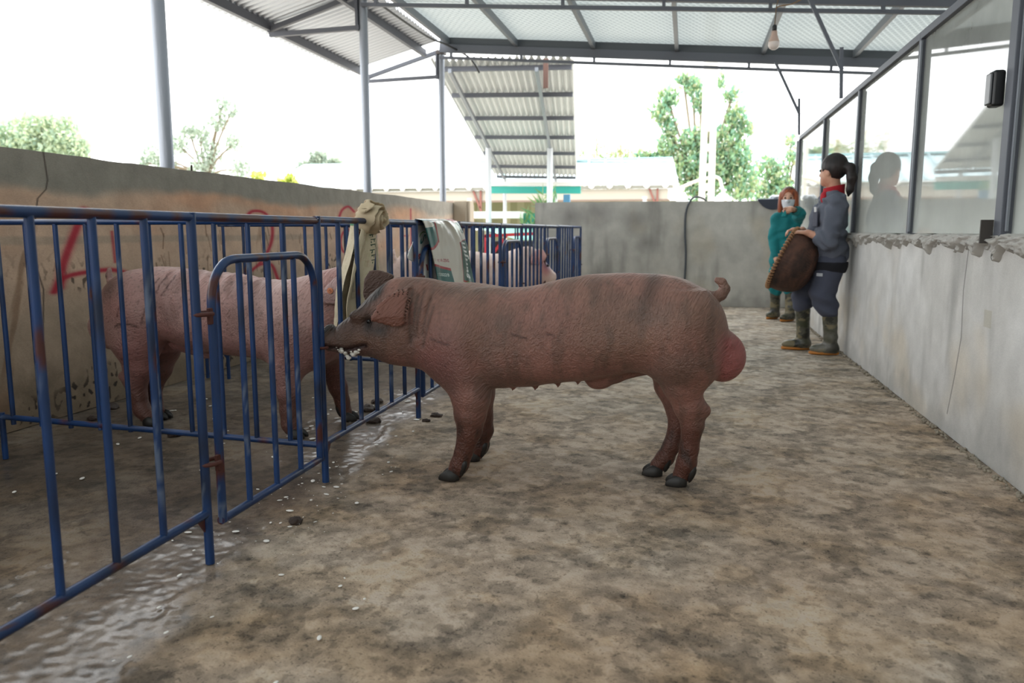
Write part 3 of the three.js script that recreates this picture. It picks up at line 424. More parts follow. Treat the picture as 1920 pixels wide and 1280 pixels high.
{ // the big brown-pink boar across the aisle
  const zc = (X) => { let b = -3.13 - X * 0.05; if (X < -0.95) b += 0.19 * Math.pow((-0.95 - X) / 0.41, 1.3); return b; };
  const x0 = -1.392, x1 = 0.174, trunk = loft(x0, x1, BT, BB, BW);
  const L = {
    nf: [[-0.865, 0.543, 0.12, 0.1], [-0.828, 0.356, 0.135, 0.083], [-0.831, 0.276, 0.14, 0.064], [-0.834, 0.208, 0.14, 0.048], [-0.863, 0.109, 0.14, 0.035], [-0.879, 0.063, 0.14, 0.037], [-0.895, 0.035, 0.14, 0.034]],
    ff: [[-0.906, 0.508, -0.12, 0.1], [-0.881, 0.306, -0.135, 0.08], [-0.866, 0.198, -0.14, 0.056], [-0.854, 0.136, -0.14, 0.046], [-0.869, 0.065, -0.14, 0.036], [-0.882, 0.036, -0.14, 0.033]],
    nh: [[-0.003, 0.645, 0.08, 0.15], [-0.012, 0.52, 0.09, 0.12], [-0.004, 0.42, 0.085, 0.08], [0.022, 0.325, 0.075, 0.058], [0.04, 0.25, 0.07, 0.042], [0.03, 0.153, 0.065, 0.037], [0.022, 0.092, 0.065, 0.038], [0.004, 0.04, 0.06, 0.035]],
    fh: [[-0.003, 0.621, -0.08, 0.15], [-0.044, 0.488, -0.09, 0.11], [-0.041, 0.378, -0.09, 0.075], [-0.012, 0.282, -0.075, 0.055], [-0.014, 0.216, -0.07, 0.04], [-0.04, 0.127, -0.06, 0.034], [-0.064, 0.073, -0.06, 0.036], [-0.092, 0.04, -0.06, 0.034]],
    tail: [[0.03, 0.735, 0, 0.045], [0.075, 0.742, 0, 0.027], [0.107, 0.745, 0, 0.022], [0.133, 0.756, 0, 0.021], [0.147, 0.78, 0, 0.019], [0.136, 0.806, 0, 0.016], [0.117, 0.813, 0, 0.014]],
  };
  const ear = [[-1.127, 0.778], [-1.163, 0.739], [-1.182, 0.715], [-1.188, 0.69], [-1.195, 0.677], [-1.194, 0.656], [-1.172, 0.649], [-1.119, 0.634], [-1.062, 0.639], [-1.058, 0.656], [-1.065, 0.705], [-1.066, 0.75], [-1.086, 0.784]];
  const ear2 = [[-1.307, 0.745], [-1.3, 0.811], [-1.285, 0.84], [-1.258, 0.841], [-1.226, 0.832], [-1.195, 0.82], [-1.208, 0.776], [-1.266, 0.721], [-1.295, 0.711]];
  const wr = [[[-1.065, 0.768], [-1.064, 0.694], [-1.062, 0.608], [-1.057, 0.565]], [[-1.04, 0.75], [-1.048, 0.66], [-1.05, 0.586]], [[-1.021, 0.767], [-1.03, 0.672], [-1.036, 0.586]], [[-0.991, 0.735], [-1.004, 0.65], [-1.011, 0.596]], [[-0.976, 0.703], [-0.989, 0.639], [-1.006, 0.55]]];
  const segD = (x, y, a, b) => { const ex = b[0] - a[0], ey = b[1] - a[1], t = clamp(((x - a[0]) * ex + (y - a[1]) * ey) / (ex * ex + ey * ey)); return Math.hypot(x - a[0] - t * ex, y - a[1] - t * ey); };
  const line = (x, y, l) => { let d = 9; for (let i = 0; i + 1 < l.length; i++) d = Math.min(d, segD(x, y, l[i], l[i + 1])); return d; };
  const mouth = [[-1.42, 0.55], [-1.358, 0.545], [-1.314, 0.534], [-1.278, 0.543], [-1.235, 0.552]];
  const f = (x, y, z) => {
    const w = z - zc(x); let d = trunk(x, y, w);
    d = smin(d, ell(x, y, w, [-0.02, 0.6, 0.1], [0.145, 0.17, 0.114]), 0.11); d = smin(d, ell(x, y, w, [-0.02, 0.6, -0.1], [0.145, 0.17, 0.114]), 0.11);
    d = smin(d, ell(x, y, w, [0.045, 0.515, 0.1], [0.095, 0.115, 0.085]), 0.035); d = smin(d, ell(x, y, w, [0.045, 0.515, -0.1], [0.095, 0.115, 0.085]), 0.035); d = smin(d, ell(x, y, w, [-0.87, 0.54, 0.115], [0.13, 0.17, 0.11]), 0.07); d = smin(d, ell(x, y, w, [-0.87, 0.56, -0.1], [0.15, 0.2, 0.12]), 0.1);
    d = smin(d, ell(x, y, w, [-1.12, 0.57, 0.06], [0.1, 0.085, 0.08]), 0.06); // jowl
    d = smin(d, ell(x, y, w, [-1.385, 0.58, 0], [0.022, 0.056, 0.058]), 0.02); // snout disc
    d = smin(d, ell(x, y, w, [-1.245, 0.672, 0.07], [0.05, 0.026, 0.03]), 0.03); // brow
    for (const k of ['nf', 'ff', 'nh', 'fh']) if (y < 0.78) d = smin(d, chainD(x, y, w, L[k], 0.014), k[1] === 'f' ? 0.045 : 0.04);
    d = smin(d, cap(x, y, w, [0.04, 0.325, 0.073, 0.04], [0.085, 0.309, 0.073, 0.022]), 0.03); d = smin(d, cap(x, y, w, [0.0, 0.285, -0.073, 0.035], [0.035, 0.268, -0.073, 0.022]), 0.03); // hocks
    d = smin(d, chainD(x, y, w, L.tail, 0.012), 0.025);
    let s = Math.min(ell(x, y, w, [0.148, 0.52, 0.045], [0.085, 0.1, 0.072]), ell(x, y, w, [0.15, 0.512, -0.045], [0.085, 0.1, 0.072])); d = smin(d, s, 0.018);
    d = smin(d, chainD(x, y, w, [[-0.16, 0.47, 0, 0.04], [-0.27, 0.43, 0, 0.035], [-0.345, 0.404, 0, 0.027]], 0.02), 0.03); d = smin(d, cap(x, y, w, [-0.345, 0.404, 0, 0.024], [-0.36, 0.392, 0, 0.012]), 0.01); d = smin(d, ell(x, y, w, [-0.335, 0.4, 0], [0.05, 0.036, 0.03]), 0.025);
    for (const [a, b] of [[-0.587, 0.372], [-0.495, 0.386], [-0.415, 0.396], [-0.679, 0.368]]) d = smin(d, cap(x, y, w, [a, b, 0.035, 0.01], [a - 0.002, b - 0.009, 0.04, 0.005]), 0.012);
    if (Math.abs(x + 1.12) < 0.16 && y > 0.58) { // near ear: a flap standing off the cheek
      const k = clamp((0.785 - y) / 0.14), we = mix(0.085, 0.208, Math.pow(k, 0.6)) + 0.1 * Math.max(0, -1.15 - x) * k - 0.02 * sstep(0.75, 1, k);
      const e = smax(poly2(x - 0.012, y, ear), Math.abs(w - we) - 0.0085, 0.008); d = smin(d, e, 0.014);
    }
    if (x < -1.15 && y > 0.66) { const k = clamp((y - 0.72) / 0.12), e = smax(poly2(x, y, ear2), Math.abs(w + 0.1 + 0.02 * k) - 0.009, 0.008); d = smin(d, e, 0.014); }
    if (w > 0 && x > -1.1 && x < -0.94 && y > 0.53) for (const l of wr) { const q = line(x, y, l); if (q < 0.03) d += 0.007 * Math.exp(-((q / 0.0085) ** 2)); }
    if (x < -1.2 && y < 0.6) { const q = line(x, y, mouth); d += 0.012 * Math.exp(-((q / 0.008) ** 2)); }
    if (x < -1.2) d += 0.012 * Math.exp(-(((x + 1.225) ** 2 + (y - 0.648) ** 2) / 0.0003)) + 0.012 * Math.exp(-(((x + 1.36) ** 2 + (y - 0.607) ** 2) / 0.0003));
    d += 0.014 * Math.exp(-(((x + 0.765 + 0.25 * (y - 0.4)) / 0.026) ** 2)) * sstep(0.62, 0.45, y) * sstep(0.3, 0.38, y) + 0.007 * Math.exp(-(((x + 0.135 + 0.25 * (y - 0.55)) / 0.035) ** 2)) * sstep(0.42, 0.5, y) * sstep(0.76, 0.68, y);
    return d + 0.0035 * n3(x * 9, y * 9, w * 9);
  };
  const g = nets(f, [-1.46, -0.005, -3.46], [0.27, 0.88, -2.62], 0.0072);
  const skin = lin('#765749'), pinkc = lin('#845b50'), dark = lin('#231d1a'), brown = lin('#4a2519'), grey = lin('#5e4b42'), black = lin('#0e0c0b'), hairs = lin('#5e483d');
  paint(g, (x, y, z) => {
    const w = z - zc(x), a = fbm(x * 3, y * 3, w * 3, 4), b = fbm(x * 11, y * 11, w * 11, 4);
    let c = mix3(skin, pinkc, clamp(0.35 + 1.7 * a + 1.1 * sstep(0.62, 0.42, y))); c = mix3(c, grey, sstep(0.02, 0.3, fbm(x * 3.2 + 4, y * 3.2, w * 3, 4)) * 0.65);
    c = mix3(c, hairs, sstep(0.0, 0.25, fbm(x * 18, y * 5, w * 6, 4)) * 0.55); { const q = 0.95 * (1 + 0.2 * n3(x * 80, y * 60, w * 80) + 0.3 * fbm(x * 7, y * 4, w * 7, 4)); c = [c[0] * q, c[1] * q, c[2] * q]; }
    const back = Math.exp(-(((x + 0.13 + 0.2 * (0.8 - y)) / 0.035) ** 2)) * sstep(0.62, 0.76, y); c = mix3(c, lin('#38281f'), back * 0.7);
    c = mix3(c, lin('#764845'), Math.exp(-(((x + 0.93) ** 2 + (y - 0.5) ** 2) / 0.016)) * 0.6); // rubbed shoulder
    c = mix3(c, lin('#8a4a48'), sstep(0.1, 0.16, x) * sstep(0.65, 0.58, y) * 0.8);
    const leg = sstep(0.36, 0.16, y + 0.1 * b); c = mix3(c, brown, leg * 0.85); c = mix3(c, lin('#2b1b14'), sstep(0.05, 0.4, fbm(x * 20, y * 9, w * 20, 4) + 0.1 * leg) * leg * 0.8);
    const head = sstep(-1.14, -1.24, x + 0.3 * (y - 0.65)), top = sstep(-0.02, 0.035, y - (0.588 + 0.75 * (x + 1.38)));
    c = mix3(c, lin('#44352e'), head * 0.6); if (x < -1.13) c = mix3(c, dark, clamp(sstep(-1.15, -1.2, x) * top * (0.95 + 0.8 * b)));
    c = mix3(c, black, Math.exp(-(((x + 1.222) / 0.024) ** 2 + ((y - 0.64) / 0.036) ** 2)) * 0.97); c = mix3(c, dark, Math.exp(-(((x + 1.17) / 0.05) ** 2 + ((y - 0.615) / 0.03) ** 2)) * 0.8);
    c = mix3(c, lin('#644530'), Math.exp(-(((x + 1.25) / 0.06) ** 2 + ((y - 0.575) / 0.025) ** 2)) * 0.5);
    if (x < -1.2 && y < 0.6) c = mix3(c, lin('#2c1512'), Math.exp(-((line(x, y, mouth) / 0.012) ** 2)));
    if (poly2(x - 0.012, y, ear) < 0 && w > 0.13) c = mix3(c, lin('#75493c'), 0.9);
    if (x < -1.2 && w < -0.07 && y > 0.7) c = mix3(c, lin('#5b4238'), 0.85);
    if (w > 0) for (const l of wr) { const q = line(x, y, l); if (q < 0.02) c = mix3(c, lin('#3a2a22'), 0.6 * Math.exp(-((q / 0.005) ** 2))); }
    c = mix3(c, lin('#351c17'), sstep(0.36, 0.42, n3(x * 85, y * 85, w * 85)) * 0.3 * sstep(0.0, 0.25, a + 0.05));
    for (const [sx, sy, sl] of [[-0.93, 0.575, 0.045], [-0.62, 0.6, 0.03], [-0.5, 0.61, 0.02]]) if (w > 0) c = mix3(c, lin('#30130f'), Math.exp(-(((y - sy + (x - sx) * 0.25) / 0.0045) ** 2)) * (Math.abs(x - sx) < sl ? 0.8 : 0));
    return c;
  });
  planarUV(g, (x, y, z) => [x * 2.2 + (z + 3) * 0.9, y * 2.2 + (z + 3) * 1.4]);
  const boar = thing('boar', 'big muddy brown-pink boar standing across the concrete aisle, snout against the blue fence', 'pig', [-0.5, 0, -3.1]);
  g.translate(0.5, 0, 3.1); part('body', g, pigMat, boar);
  const feet = new THREE.Group(); claws(boar, [[-0.905 + 0.5, 0.14 + zc(-0.9) + 3.1], [-0.892 + 0.5, -0.14 + zc(-0.9) + 3.1], [-0.004 + 0.5, 0.06 + zc(0) + 3.1], [-0.102 + 0.5, -0.06 + zc(-0.1) + 3.1]], 1);
  part('eye', new THREE.SphereGeometry(0.013, 14, 10), S('#0a0807', 0.15), boar, [-1.226 + 0.5, 0.647, zc(-1.226) + 3.1 + 0.077]);
  const fo = []; for (let i = 0; i < 26; i++) { const t = rnd(), r = rr(0.003, 0.0085); fo.push(new THREE.SphereGeometry(r, 8, 6).scale(1.2, 0.8, 1).translate(-1.35 + 0.5 + 0.1 * t + rr(-0.01, 0.01), 0.545 - 0.02 * Math.sin(t * 3) + rr(-0.012, 0.006) - (t > 0.35 && t < 0.6 ? 0.022 : 0), zc(-1.33) + 3.1 + 0.05 + rr(-0.005, 0.014))); }
  for (let i = 0; i < 14; i++) { const t = i / 13; fo.push(new THREE.SphereGeometry(rr(0.003, 0.007), 6, 5).translate(-1.401 + 0.5 + 0.012 * Math.sin(t * 9), 0.545 + 0.075 * t, zc(-1.4) + 3.1 + 0.04 + 0.012 * Math.sin(t * 5))); }
  tag(part('lather', merge(fo), S('#d8d2c8', 0.4), boar), 'white froth round the mouth and snout');
}
let pinkGeo;
{ // the pink pig in the first pen, facing the aisle
  const x0 = -3.077, x1 = -1.361, Zc = -3.56, trunk = loft(x0, x1, PT, PB, PW);
  const L = [
    [[-1.843, 0.497, 0.12, 0.11], [-1.882, 0.341, 0.15, 0.073], [-1.881, 0.224, 0.16, 0.05], [-1.883, 0.131, 0.16, 0.036], [-1.877, 0.064, 0.16, 0.038], [-1.862, 0.035, 0.16, 0.034]],
    [[-1.846, 0.491, -0.12, 0.1], [-1.816, 0.316, -0.18, 0.068], [-1.797, 0.18, -0.22, 0.045], [-1.78, 0.1, -0.23, 0.034], [-1.763, 0.042, -0.23, 0.035]],
    [[-2.731, 0.578, 0.08, 0.15], [-2.755, 0.425, 0.1, 0.115], [-2.754, 0.326, 0.095, 0.08], [-2.79, 0.245, 0.09, 0.06], [-2.784, 0.155, 0.09, 0.043], [-2.764, 0.076, 0.09, 0.04], [-2.729, 0.036, 0.09, 0.035]],
    [[-2.78, 0.554, -0.08, 0.14], [-2.77, 0.379, -0.1, 0.1], [-2.77, 0.266, -0.08, 0.06], [-2.8, 0.187, -0.06, 0.05], [-2.79, 0.11, -0.05, 0.036], [-2.765, 0.046, -0.04, 0.034]],
  ];
  const tail = [[-2.93, 0.67, 0, 0.035], [-2.95, 0.7, 0, 0.022], [-2.972, 0.735, 0, 0.017], [-2.98, 0.77, 0, 0.015], [-2.975, 0.802, 0, 0.011]];
  const ear = [[-1.586, 0.806], [-1.636, 0.783], [-1.67, 0.742], [-1.691, 0.701], [-1.69, 0.663], [-1.632, 0.657], [-1.564, 0.663], [-1.513, 0.737], [-1.533, 0.799]];
  const f = (x, y, z) => {
    const w = z - Zc; let d = trunk(x, y, w);
    for (const s of [1, -1]) { d = smin(d, ell(x, y, w, [-2.78, 0.6, 0.09 * s], [0.17, 0.19, 0.12]), 0.07); d = smin(d, ell(x, y, w, [-1.83, 0.52, 0.09 * s], [0.16, 0.2, 0.12]), 0.09); }
    if (y < 0.75) for (const l of L) d = smin(d, chainD(x, y, w, l, 0.03), 0.05);
    d = smin(d, cap(x, y, w, [-2.79, 0.25, 0.09, 0.05], [-2.862, 0.251, 0.09, 0.024]), 0.03); d = smin(d, chainD(x, y, w, tail, 0.012), 0.02);
    d = smin(d, Math.min(ell(x, y, w, [-3.0, 0.5, 0.04], [0.08, 0.1, 0.065]), ell(x, y, w, [-3.0, 0.5, -0.04], [0.08, 0.1, 0.065])), 0.02);
    d = smin(d, chainD(x, y, w, [[-2.6, 0.42, 0, 0.035], [-2.45, 0.385, 0, 0.035], [-2.38, 0.372, 0, 0.026]], 0.02), 0.03);
    if (x > -1.75 && x < -1.45 && y > 0.6) for (const s of [1, -1]) { const k = clamp((0.81 - y) / 0.14), e = smax(poly2(x, y, ear), Math.abs(w * s - 0.1 - 0.06 * Math.sin(k * 2)) - 0.009, 0.008); d = smin(d, e, 0.014); }
    d += 0.006 * Math.exp(-(((x + 1.99 - 0.1 * (0.6 - y)) / 0.022) ** 2)) * sstep(0.36, 0.42, y) * sstep(0.66, 0.55, y);
    d -= 0.0035 * Math.sin((x + 0.25 * y) * 95) * sstep(0.52, 0.66, y) * sstep(-2.62, -2.5, x) * sstep(-1.95, -2.1, x);
    return d + 0.003 * n3(x * 9, y * 9, w * 9);
  };
  const g = nets(f, [-3.13, -0.005, -3.95], [-1.31, 0.88, -3.2], 0.0085); pinkGeo = g;
  planarUV(g, (x, y, z) => [x * 2.2 + (z + 3) * 0.9, y * 2.2 + (z + 3) * 1.4]);
  const pc = (lite) => (x, y, z) => {
    const w = z - Zc, a = fbm(x * 3, y * 3, w * 3, 4), b = fbm(x * 12, y * 12, w * 12, 3); let c = mix3(lin(lite ? '#ecd3c8' : '#a3837c'), lin(lite ? '#c9aa9e' : '#9a6e68'), clamp(0.4 + 1.6 * a));
    if (!lite) {
      c = mix3(c, lin('#6b5049'), sstep(0.05, 0.3, fbm(x * 4, y * 4, w * 4 + 9, 4)) * 0.5); c = mix3(c, lin('#7c4e4a'), sstep(0.55, 0.35, y) * 0.5);
      c = mix3(c, lin('#443229'), Math.exp(-(((x + 2.84) ** 2 + (y - 0.72) ** 2) / 0.006)) * 0.7); c = mix3(c, lin('#4c2a1d'), sstep(0.3, 0.12, y + 0.08 * b) * 0.8); if (w < 0 && y < 0.36) c = mix3(c, lin('#4f2b1b'), 0.6);
      for (const [sx, sy, l] of [[-2.6, 0.72, 0.05], [-2.56, 0.74, 0.06], [-2.52, 0.735, 0.05], [-2.62, 0.6, 0.05], [-2.74, 0.62, 0.05]]) if (w > 0) c = mix3(c, lin('#3d1612'), Math.exp(-(((x - sx - 0.35 * (y - sy) + 0.006 * n3(y * 40, sx, 1)) / 0.004) ** 2)) * (Math.abs(y - sy) < l ? 0.9 : 0));
      if (w > 0.06) c = mix3(c, lin('#2c1512'), Math.exp(-(((y - 0.545 + 0.15 * (x + 2.72) * (x + 2.72) * 30) / 0.006) ** 2)) * (Math.abs(x + 2.72) < 0.06 ? 0.85 : 0));
    } else { c = mix3(c, lin('#b03a4a'), Math.exp(-(((x + 1.5) ** 2 + (y - 0.62) ** 2) / 0.006)) * 0.6); c = mix3(c, lin('#3a3f78'), Math.exp(-(((x + 1.46) ** 2 + (y - 0.66) ** 2) / 0.003)) * 0.7); }
    if (poly2(x, y, ear) < 0 && Math.abs(w) > 0.12) c = mix3(c, lin(lite ? '#bd7f7c' : '#9a807e'), 0.7);
    return mix3(c, lin('#33201a'), sstep(0.36, 0.42, n3(x * 80, y * 80, w * 80)) * 0.4 * (lite ? 0.3 : 1));
  };
  const build = (lite, name, label, pos, turn, scale = 1) => {
    const q = thing(name, label, 'pig', pos, turn); q.scale.setScalar(scale);
    part('body', paint(g.clone(), pc(lite)).translate(2.2, 0, 3.56), pigMat, q);
    claws(q, [[-1.845 + 2.2, 0.16], [-1.745 + 2.2, -0.23], [-2.712 + 2.2, 0.09], [-2.745 + 2.2, -0.04]], -1);
    part('eye', new THREE.SphereGeometry(0.013, 12, 8), S('#0a0807', 0.15), q, [-1.48 + 2.2, 0.645, 0.098]);
    return q;
  };
  const pink = build(false, 'pink_pig', 'pink scratched pig with an ear tag inside the nearest pen, facing right', [-2.2, 0, -3.56], 0);
  const et = part('ear_tag', merge([new THREE.CylinderGeometry(0.0145, 0.0145, 0.006, 20).rotateX(PI / 2), new THREE.TorusGeometry(0.006, 0.0022, 6, 14).translate(0, 0, 0.004), new THREE.CylinderGeometry(0.003, 0.003, 0.014, 8).rotateX(PI / 2)]), S('#c07a58', 0.45), pink, [-1.637 + 2.2, 0.724, 0.17]); tag(et, 'round orange button tag');
  build(true, 'white_pig', 'white pig in a farther pen, seen through the bars beyond the draped sack', [-2.02, 0, -7.35], 0.62, 1.03);
}

// ---------------------------------------------------------------- people
const frame = (c, yaw) => { const cy = Math.cos(yaw), sy = Math.sin(yaw); return (x, y, z) => { const dx = x - c[0], dz = z - c[2]; return [dx * cy + dz * sy, y - c[1], -dx * sy + dz * cy]; }; };
function headD(q) { // q = [forward, up, side] from the middle of the head
  const [x, y, z] = q, a = Math.abs(z);
  let d = ell(x, y, z, [-0.008, 0.03, 0], [0.094, 0.1, 0.076]);
  d = smin(d, ell(x, y, z, [0.03, -0.045, 0], [0.062, 0.068, 0.056]), 0.03); d = smin(d, ell(x, y, z, [0.066, -0.094, 0], [0.022, 0.018, 0.024]), 0.03);
  d = smin(d, cap(x, y, z, [0.084, 0.012, 0, 0.007], [0.102, -0.028, 0, 0.011]), 0.014);
  d = smin(d, ell(x, y, a, [0.076, -0.062, 0.0], [0.014, 0.009, 0.022]), 0.008);
  d = smax(d, -ell(x, y, a, [0.094, 0.008, 0.031], [0.016, 0.011, 0.016]), 0.012);
  d = smin(d, ell(x, y, a, [-0.006, -0.012, 0.076], [0.019, 0.031, 0.01]), 0.008);
  return d;
}
function hand(w, dir, nrm, curl, thumbSide, size = 1) { // chains of capsules: palm, four fingers of unequal length, thumb from the side of the palm
  const d = V(...dir).normalize(), n0 = V(...nrm), l = V().crossVectors(d, n0).normalize(), n = V().crossVectors(l, d).normalize(), W = V(...w), out = [];
  const pt = (f, s, u, r) => { const p = W.clone().addScaledVector(d, f * size).addScaledVector(l, s * size * thumbSide).addScaledVector(n, u * size); return [p.x, p.y, p.z, r * size]; };
  for (const s of [-0.026, -0.009, 0.009, 0.026]) out.push([pt(0.005, s * 0.7, 0, 0.016), pt(0.078, s, 0, 0.013)]);
  [0.062, 0.075, 0.082, 0.07].forEach((len, i) => {
    const s = [-0.03, -0.0105, 0.0095, 0.029][i], c = Array.isArray(curl) ? curl[i] : curl; let f = 0.08, u = 0, a = 0; const ch = [pt(f, s, u, 0.0098)];
    [0.45, 0.3, 0.25].forEach((k, j) => { a += c * [0.8, 1.1, 0.7][j]; f += len * k * Math.cos(a); u -= len * k * Math.sin(a); ch.push(pt(f, s * (1 + 0.06 * j), u, [0.0094, 0.0086, 0.0076][j])); }); out.push(ch);
  });
  out.push([pt(0.02, 0.028, -0.004, 0.015), pt(0.052, 0.05, -0.016, 0.0115), pt(0.078, 0.052, -0.03, 0.0098), pt(0.094, 0.046, -0.04, 0.0085)]);
  return out;
}
const chains = (x, y, z, cs, k = 0.008) => { let d = 1e9; for (const c of cs) d = smin(d, chainD(x, y, z, c, 0.004), k); return d; };
const hairTex = (c1, c2, s = 40) => (x, y, z) => mix3(lin(c1), lin(c2), clamp(0.5 + 1.6 * fbm(x * s, y * 5, z * s, 3)));
const cloth = (c, k = 0.25) => { const b = lin(c); return (x, y, z) => { const f = 1 + k * fbm(x * 7, y * 7, z * 7, 4); return [b[0] * f, b[1] * f, b[2] * f]; }; };
const camo = (x, y, z) => { const a = fbm(x * 9, y * 17, z * 9, 3), b = fbm(x * 8 + 5, y * 15, z * 8, 3); let c = lin('#4b4a3f'); if (a > 0.06) c = lin('#2a2a25'); if (b > 0.1) c = lin('#71684f'); if (a < -0.14) c = lin('#3a3d2c'); return mix3(c, lin('#86827a'), clamp(0.25 + fbm(x * 5, y * 5, z * 5, 3) * 1.6) * 0.6 * sstep(0.34, 0.02, y)); };
const vc = (rough, o = {}) => P(0xffffff, rough, { vertexColors: true, ...o });
const skinM = vc(0.5), clothM = vc(0.88, { sheen: 0.2 }), hairM = vc(0.55), bootM = vc(0.35), soleM = S('#b5742f', 0.6);
function boot(parent, top, ankle, toe) { // rubber boot with a sole
  const f = (x, y, z) => {
    const dx = toe[0] - ankle[0], dz = toe[2] - ankle[2], L = Math.hypot(dx, dz), ux = dx / L, uz = dz / L, lx = (x - ankle[0]) * ux + (z - ankle[2]) * uz, lz = -(x - ankle[0]) * uz + (z - ankle[2]) * ux;
    let d = cap(x, y, z, [...top, 0.064], [ankle[0], 0.14, ankle[2], 0.052]); d = smin(d, cap(x, y, z, [ankle[0], 0.14, ankle[2], 0.052], [ankle[0], 0.06, ankle[2], 0.046]), 0.02);
    d = smin(d, ell(lx, y, lz, [L * 0.45, 0.045, 0], [L * 0.78, 0.042, 0.046]), 0.045); d = smin(d, ell(lx, y, lz, [-0.02, 0.05, 0], [0.05, 0.05, 0.043]), 0.03);
    return Math.max(d, 0.016 - y, y - top[1]) + 0.003 * n3(x * 20, y * 30, z * 20);
  };
  const lo = [Math.min(top[0], ankle[0], toe[0]) - 0.1, 0, Math.min(top[2], ankle[2], toe[2]) - 0.1], hi = [Math.max(top[0], ankle[0], toe[0]) + 0.1, top[1] + 0.02, Math.max(top[2], ankle[2], toe[2]) + 0.1];
  const b = part('boot', paint(nets(f, lo, hi, 0.009), camo), bootM, parent);
  const sf = (x, y, z) => { const dx = toe[0] - ankle[0], dz = toe[2] - ankle[2], L = Math.hypot(dx, dz), ux = dx / L, uz = dz / L, lx = (x - ankle[0]) * ux + (z - ankle[2]) * uz, lz = -(x - ankle[0]) * uz + (z - ankle[2]) * ux; return Math.max((Math.hypot(lx - L * 0.4 < 0 ? (lx - L * 0.4) * 0.9 : lx - L * 0.4, lz * 2.9) - L * 0.86), y - 0.026, 0.001 - y); };
  part('sole', nets(sf, [lo[0] - 0.05, -0.01, lo[2] - 0.05], [hi[0] + 0.05, 0.04, hi[2] + 0.05], 0.008), soleM, b);
}
{ // woman in grey overalls leaning on the right wall with a basket
  const p = thing('person', 'woman with a dark ponytail in grey overalls and camouflage boots, leaning on the right wall holding a basket', 'person');
  p.userData.label = 'woman with dark ponytail and grey overalls leaning on the right wall, holding a round basket'; p.position.x = -0.025;
  const H = frame([1.135, 1.475, -6.75], Math.atan2(-0.62, -0.78)), eN = [1.1, 0.925, -6.54], eF = [1.03, 0.94, -6.96], wN = [0.955, 0.99, -6.62], wF = [0.95, 1.015, -6.9];
  const hN = hand(wN, [-0.96, 0.08, -0.05], [0.05, 1, 0.1], 0.55, 1), hF = hand(wF, [-0.95, 0.04, 0.05], [0.05, 1, -0.1], 0.55, -1);
  const body = (x, y, z) => {
    let d = headD(H(x, y, z)); d = smin(d, cap(x, y, z, [1.145, 1.4, -6.75, 0.05], [1.17, 1.29, -6.75, 0.056]), 0.03);
    d = smin(d, ell(x, y, z, [1.16, 1.1, -6.75], [0.09, 0.2, 0.16]), 0.05); d = smin(d, ell(x, y, z, [1.15, 0.8, -6.75], [0.1, 0.15, 0.15]), 0.08);
    d = smin(d, chainD(x, y, z, [[1.17, 1.23, -6.59, 0.05], [...eN, 0.038], [...wN, 0.027]], 0.02), 0.02); d = smin(d, chainD(x, y, z, [[1.13, 1.23, -6.91, 0.05], [...eF, 0.038], [...wF, 0.027]], 0.02), 0.02);
    d = smin(d, chainD(x, y, z, [[1.15, 0.74, -6.67, 0.08], [1.11, 0.47, -6.69, 0.055], [1.165, 0.4, -6.715, 0.05], [1.19, 0.12, -6.73, 0.034]], 0.03), 0.03); d = smin(d, chainD(x, y, z, [[1.12, 0.74, -6.84, 0.08], [0.99, 0.49, -6.92, 0.055], [0.99, 0.4, -6.95, 0.05], [1.01, 0.12, -6.98, 0.034]], 0.03), 0.03);
    if (x < 1.0 && y > 0.9) d = smin(d, Math.min(chains(x, y, z, hN), chains(x, y, z, hF)), 0.012);
    return d;
  };
  const skin = (x, y, z) => mix3(lin('#c99a80'), lin('#b77f68'), clamp(0.5 + fbm(x * 14, y * 14, z * 14, 3) * 1.5));
  part('body', paint(nets(body, [0.78, 0.06, -7.1], [1.3, 1.62, -6.44], 0.0075), skin), skinM, p);
  const trunk = (x, y, z) => { let d = ell(x, y, z, [1.15, 1.1, -6.75], [0.115, 0.22, 0.185]); d = smin(d, ell(x, y, z, [1.145, 0.84, -6.75], [0.14, 0.16, 0.2]), 0.1); return smin(d, cap(x, y, z, [1.165, 1.245, -6.62, 0.06], [1.13, 1.245, -6.88, 0.06]), 0.06); };
  const jk = (x, y, z) => {
    let d = trunk(x, y, z); const sl = (a, b, c) => Math.max(chainD(x, y, z, [[...a, 0.075], [...b, 0.066], [mix(b[0], c[0], 0.35), mix(b[1], c[1], 0.35), mix(b[2], c[2], 0.35), 0.056]], 0.03));
    d = smin(d, sl([1.165, 1.215, -6.59], eN, wN), 0.03); d = smin(d, sl([1.12, 1.215, -6.91], eF, wF), 0.03);
    const fold = 0.009 * Math.sin(x * 30 + y * 44 + 7 * n3(x * 6, y * 6, z * 6)) + 0.022 * fbm(x * 8, y * 9, z * 8, 4);
    d = Math.max(d + fold, 0.735 - y + 0.02 * Math.sin(z * 14)); return Math.max(d, -cap(x, y, z, [1.14, 1.42, -6.75, 0.066], [1.165, 1.3, -6.75, 0.062]));
  };
  part('jacket', paint(nets(jk, [0.9, 0.7, -7.1], [1.31, 1.34, -6.42], 0.0085), cloth('#565a66')), clothM, p);
  const tr = (x, y, z) => { let d = smin(chainD(x, y, z, [[1.15, 0.76, -6.67, 0.115], [1.1, 0.5, -6.69, 0.094], [1.15, 0.385, -6.71, 0.088]], 0.04), chainD(x, y, z, [[1.12, 0.76, -6.84, 0.115], [0.99, 0.52, -6.92, 0.09], [0.987, 0.41, -6.945, 0.085]], 0.04), 0.04); d += 0.008 * Math.sin(y * 60 + x * 24) * sstep(0.6, 0.44, y) + 0.01 * fbm(x * 9, y * 10, z * 9, 3); return d; };
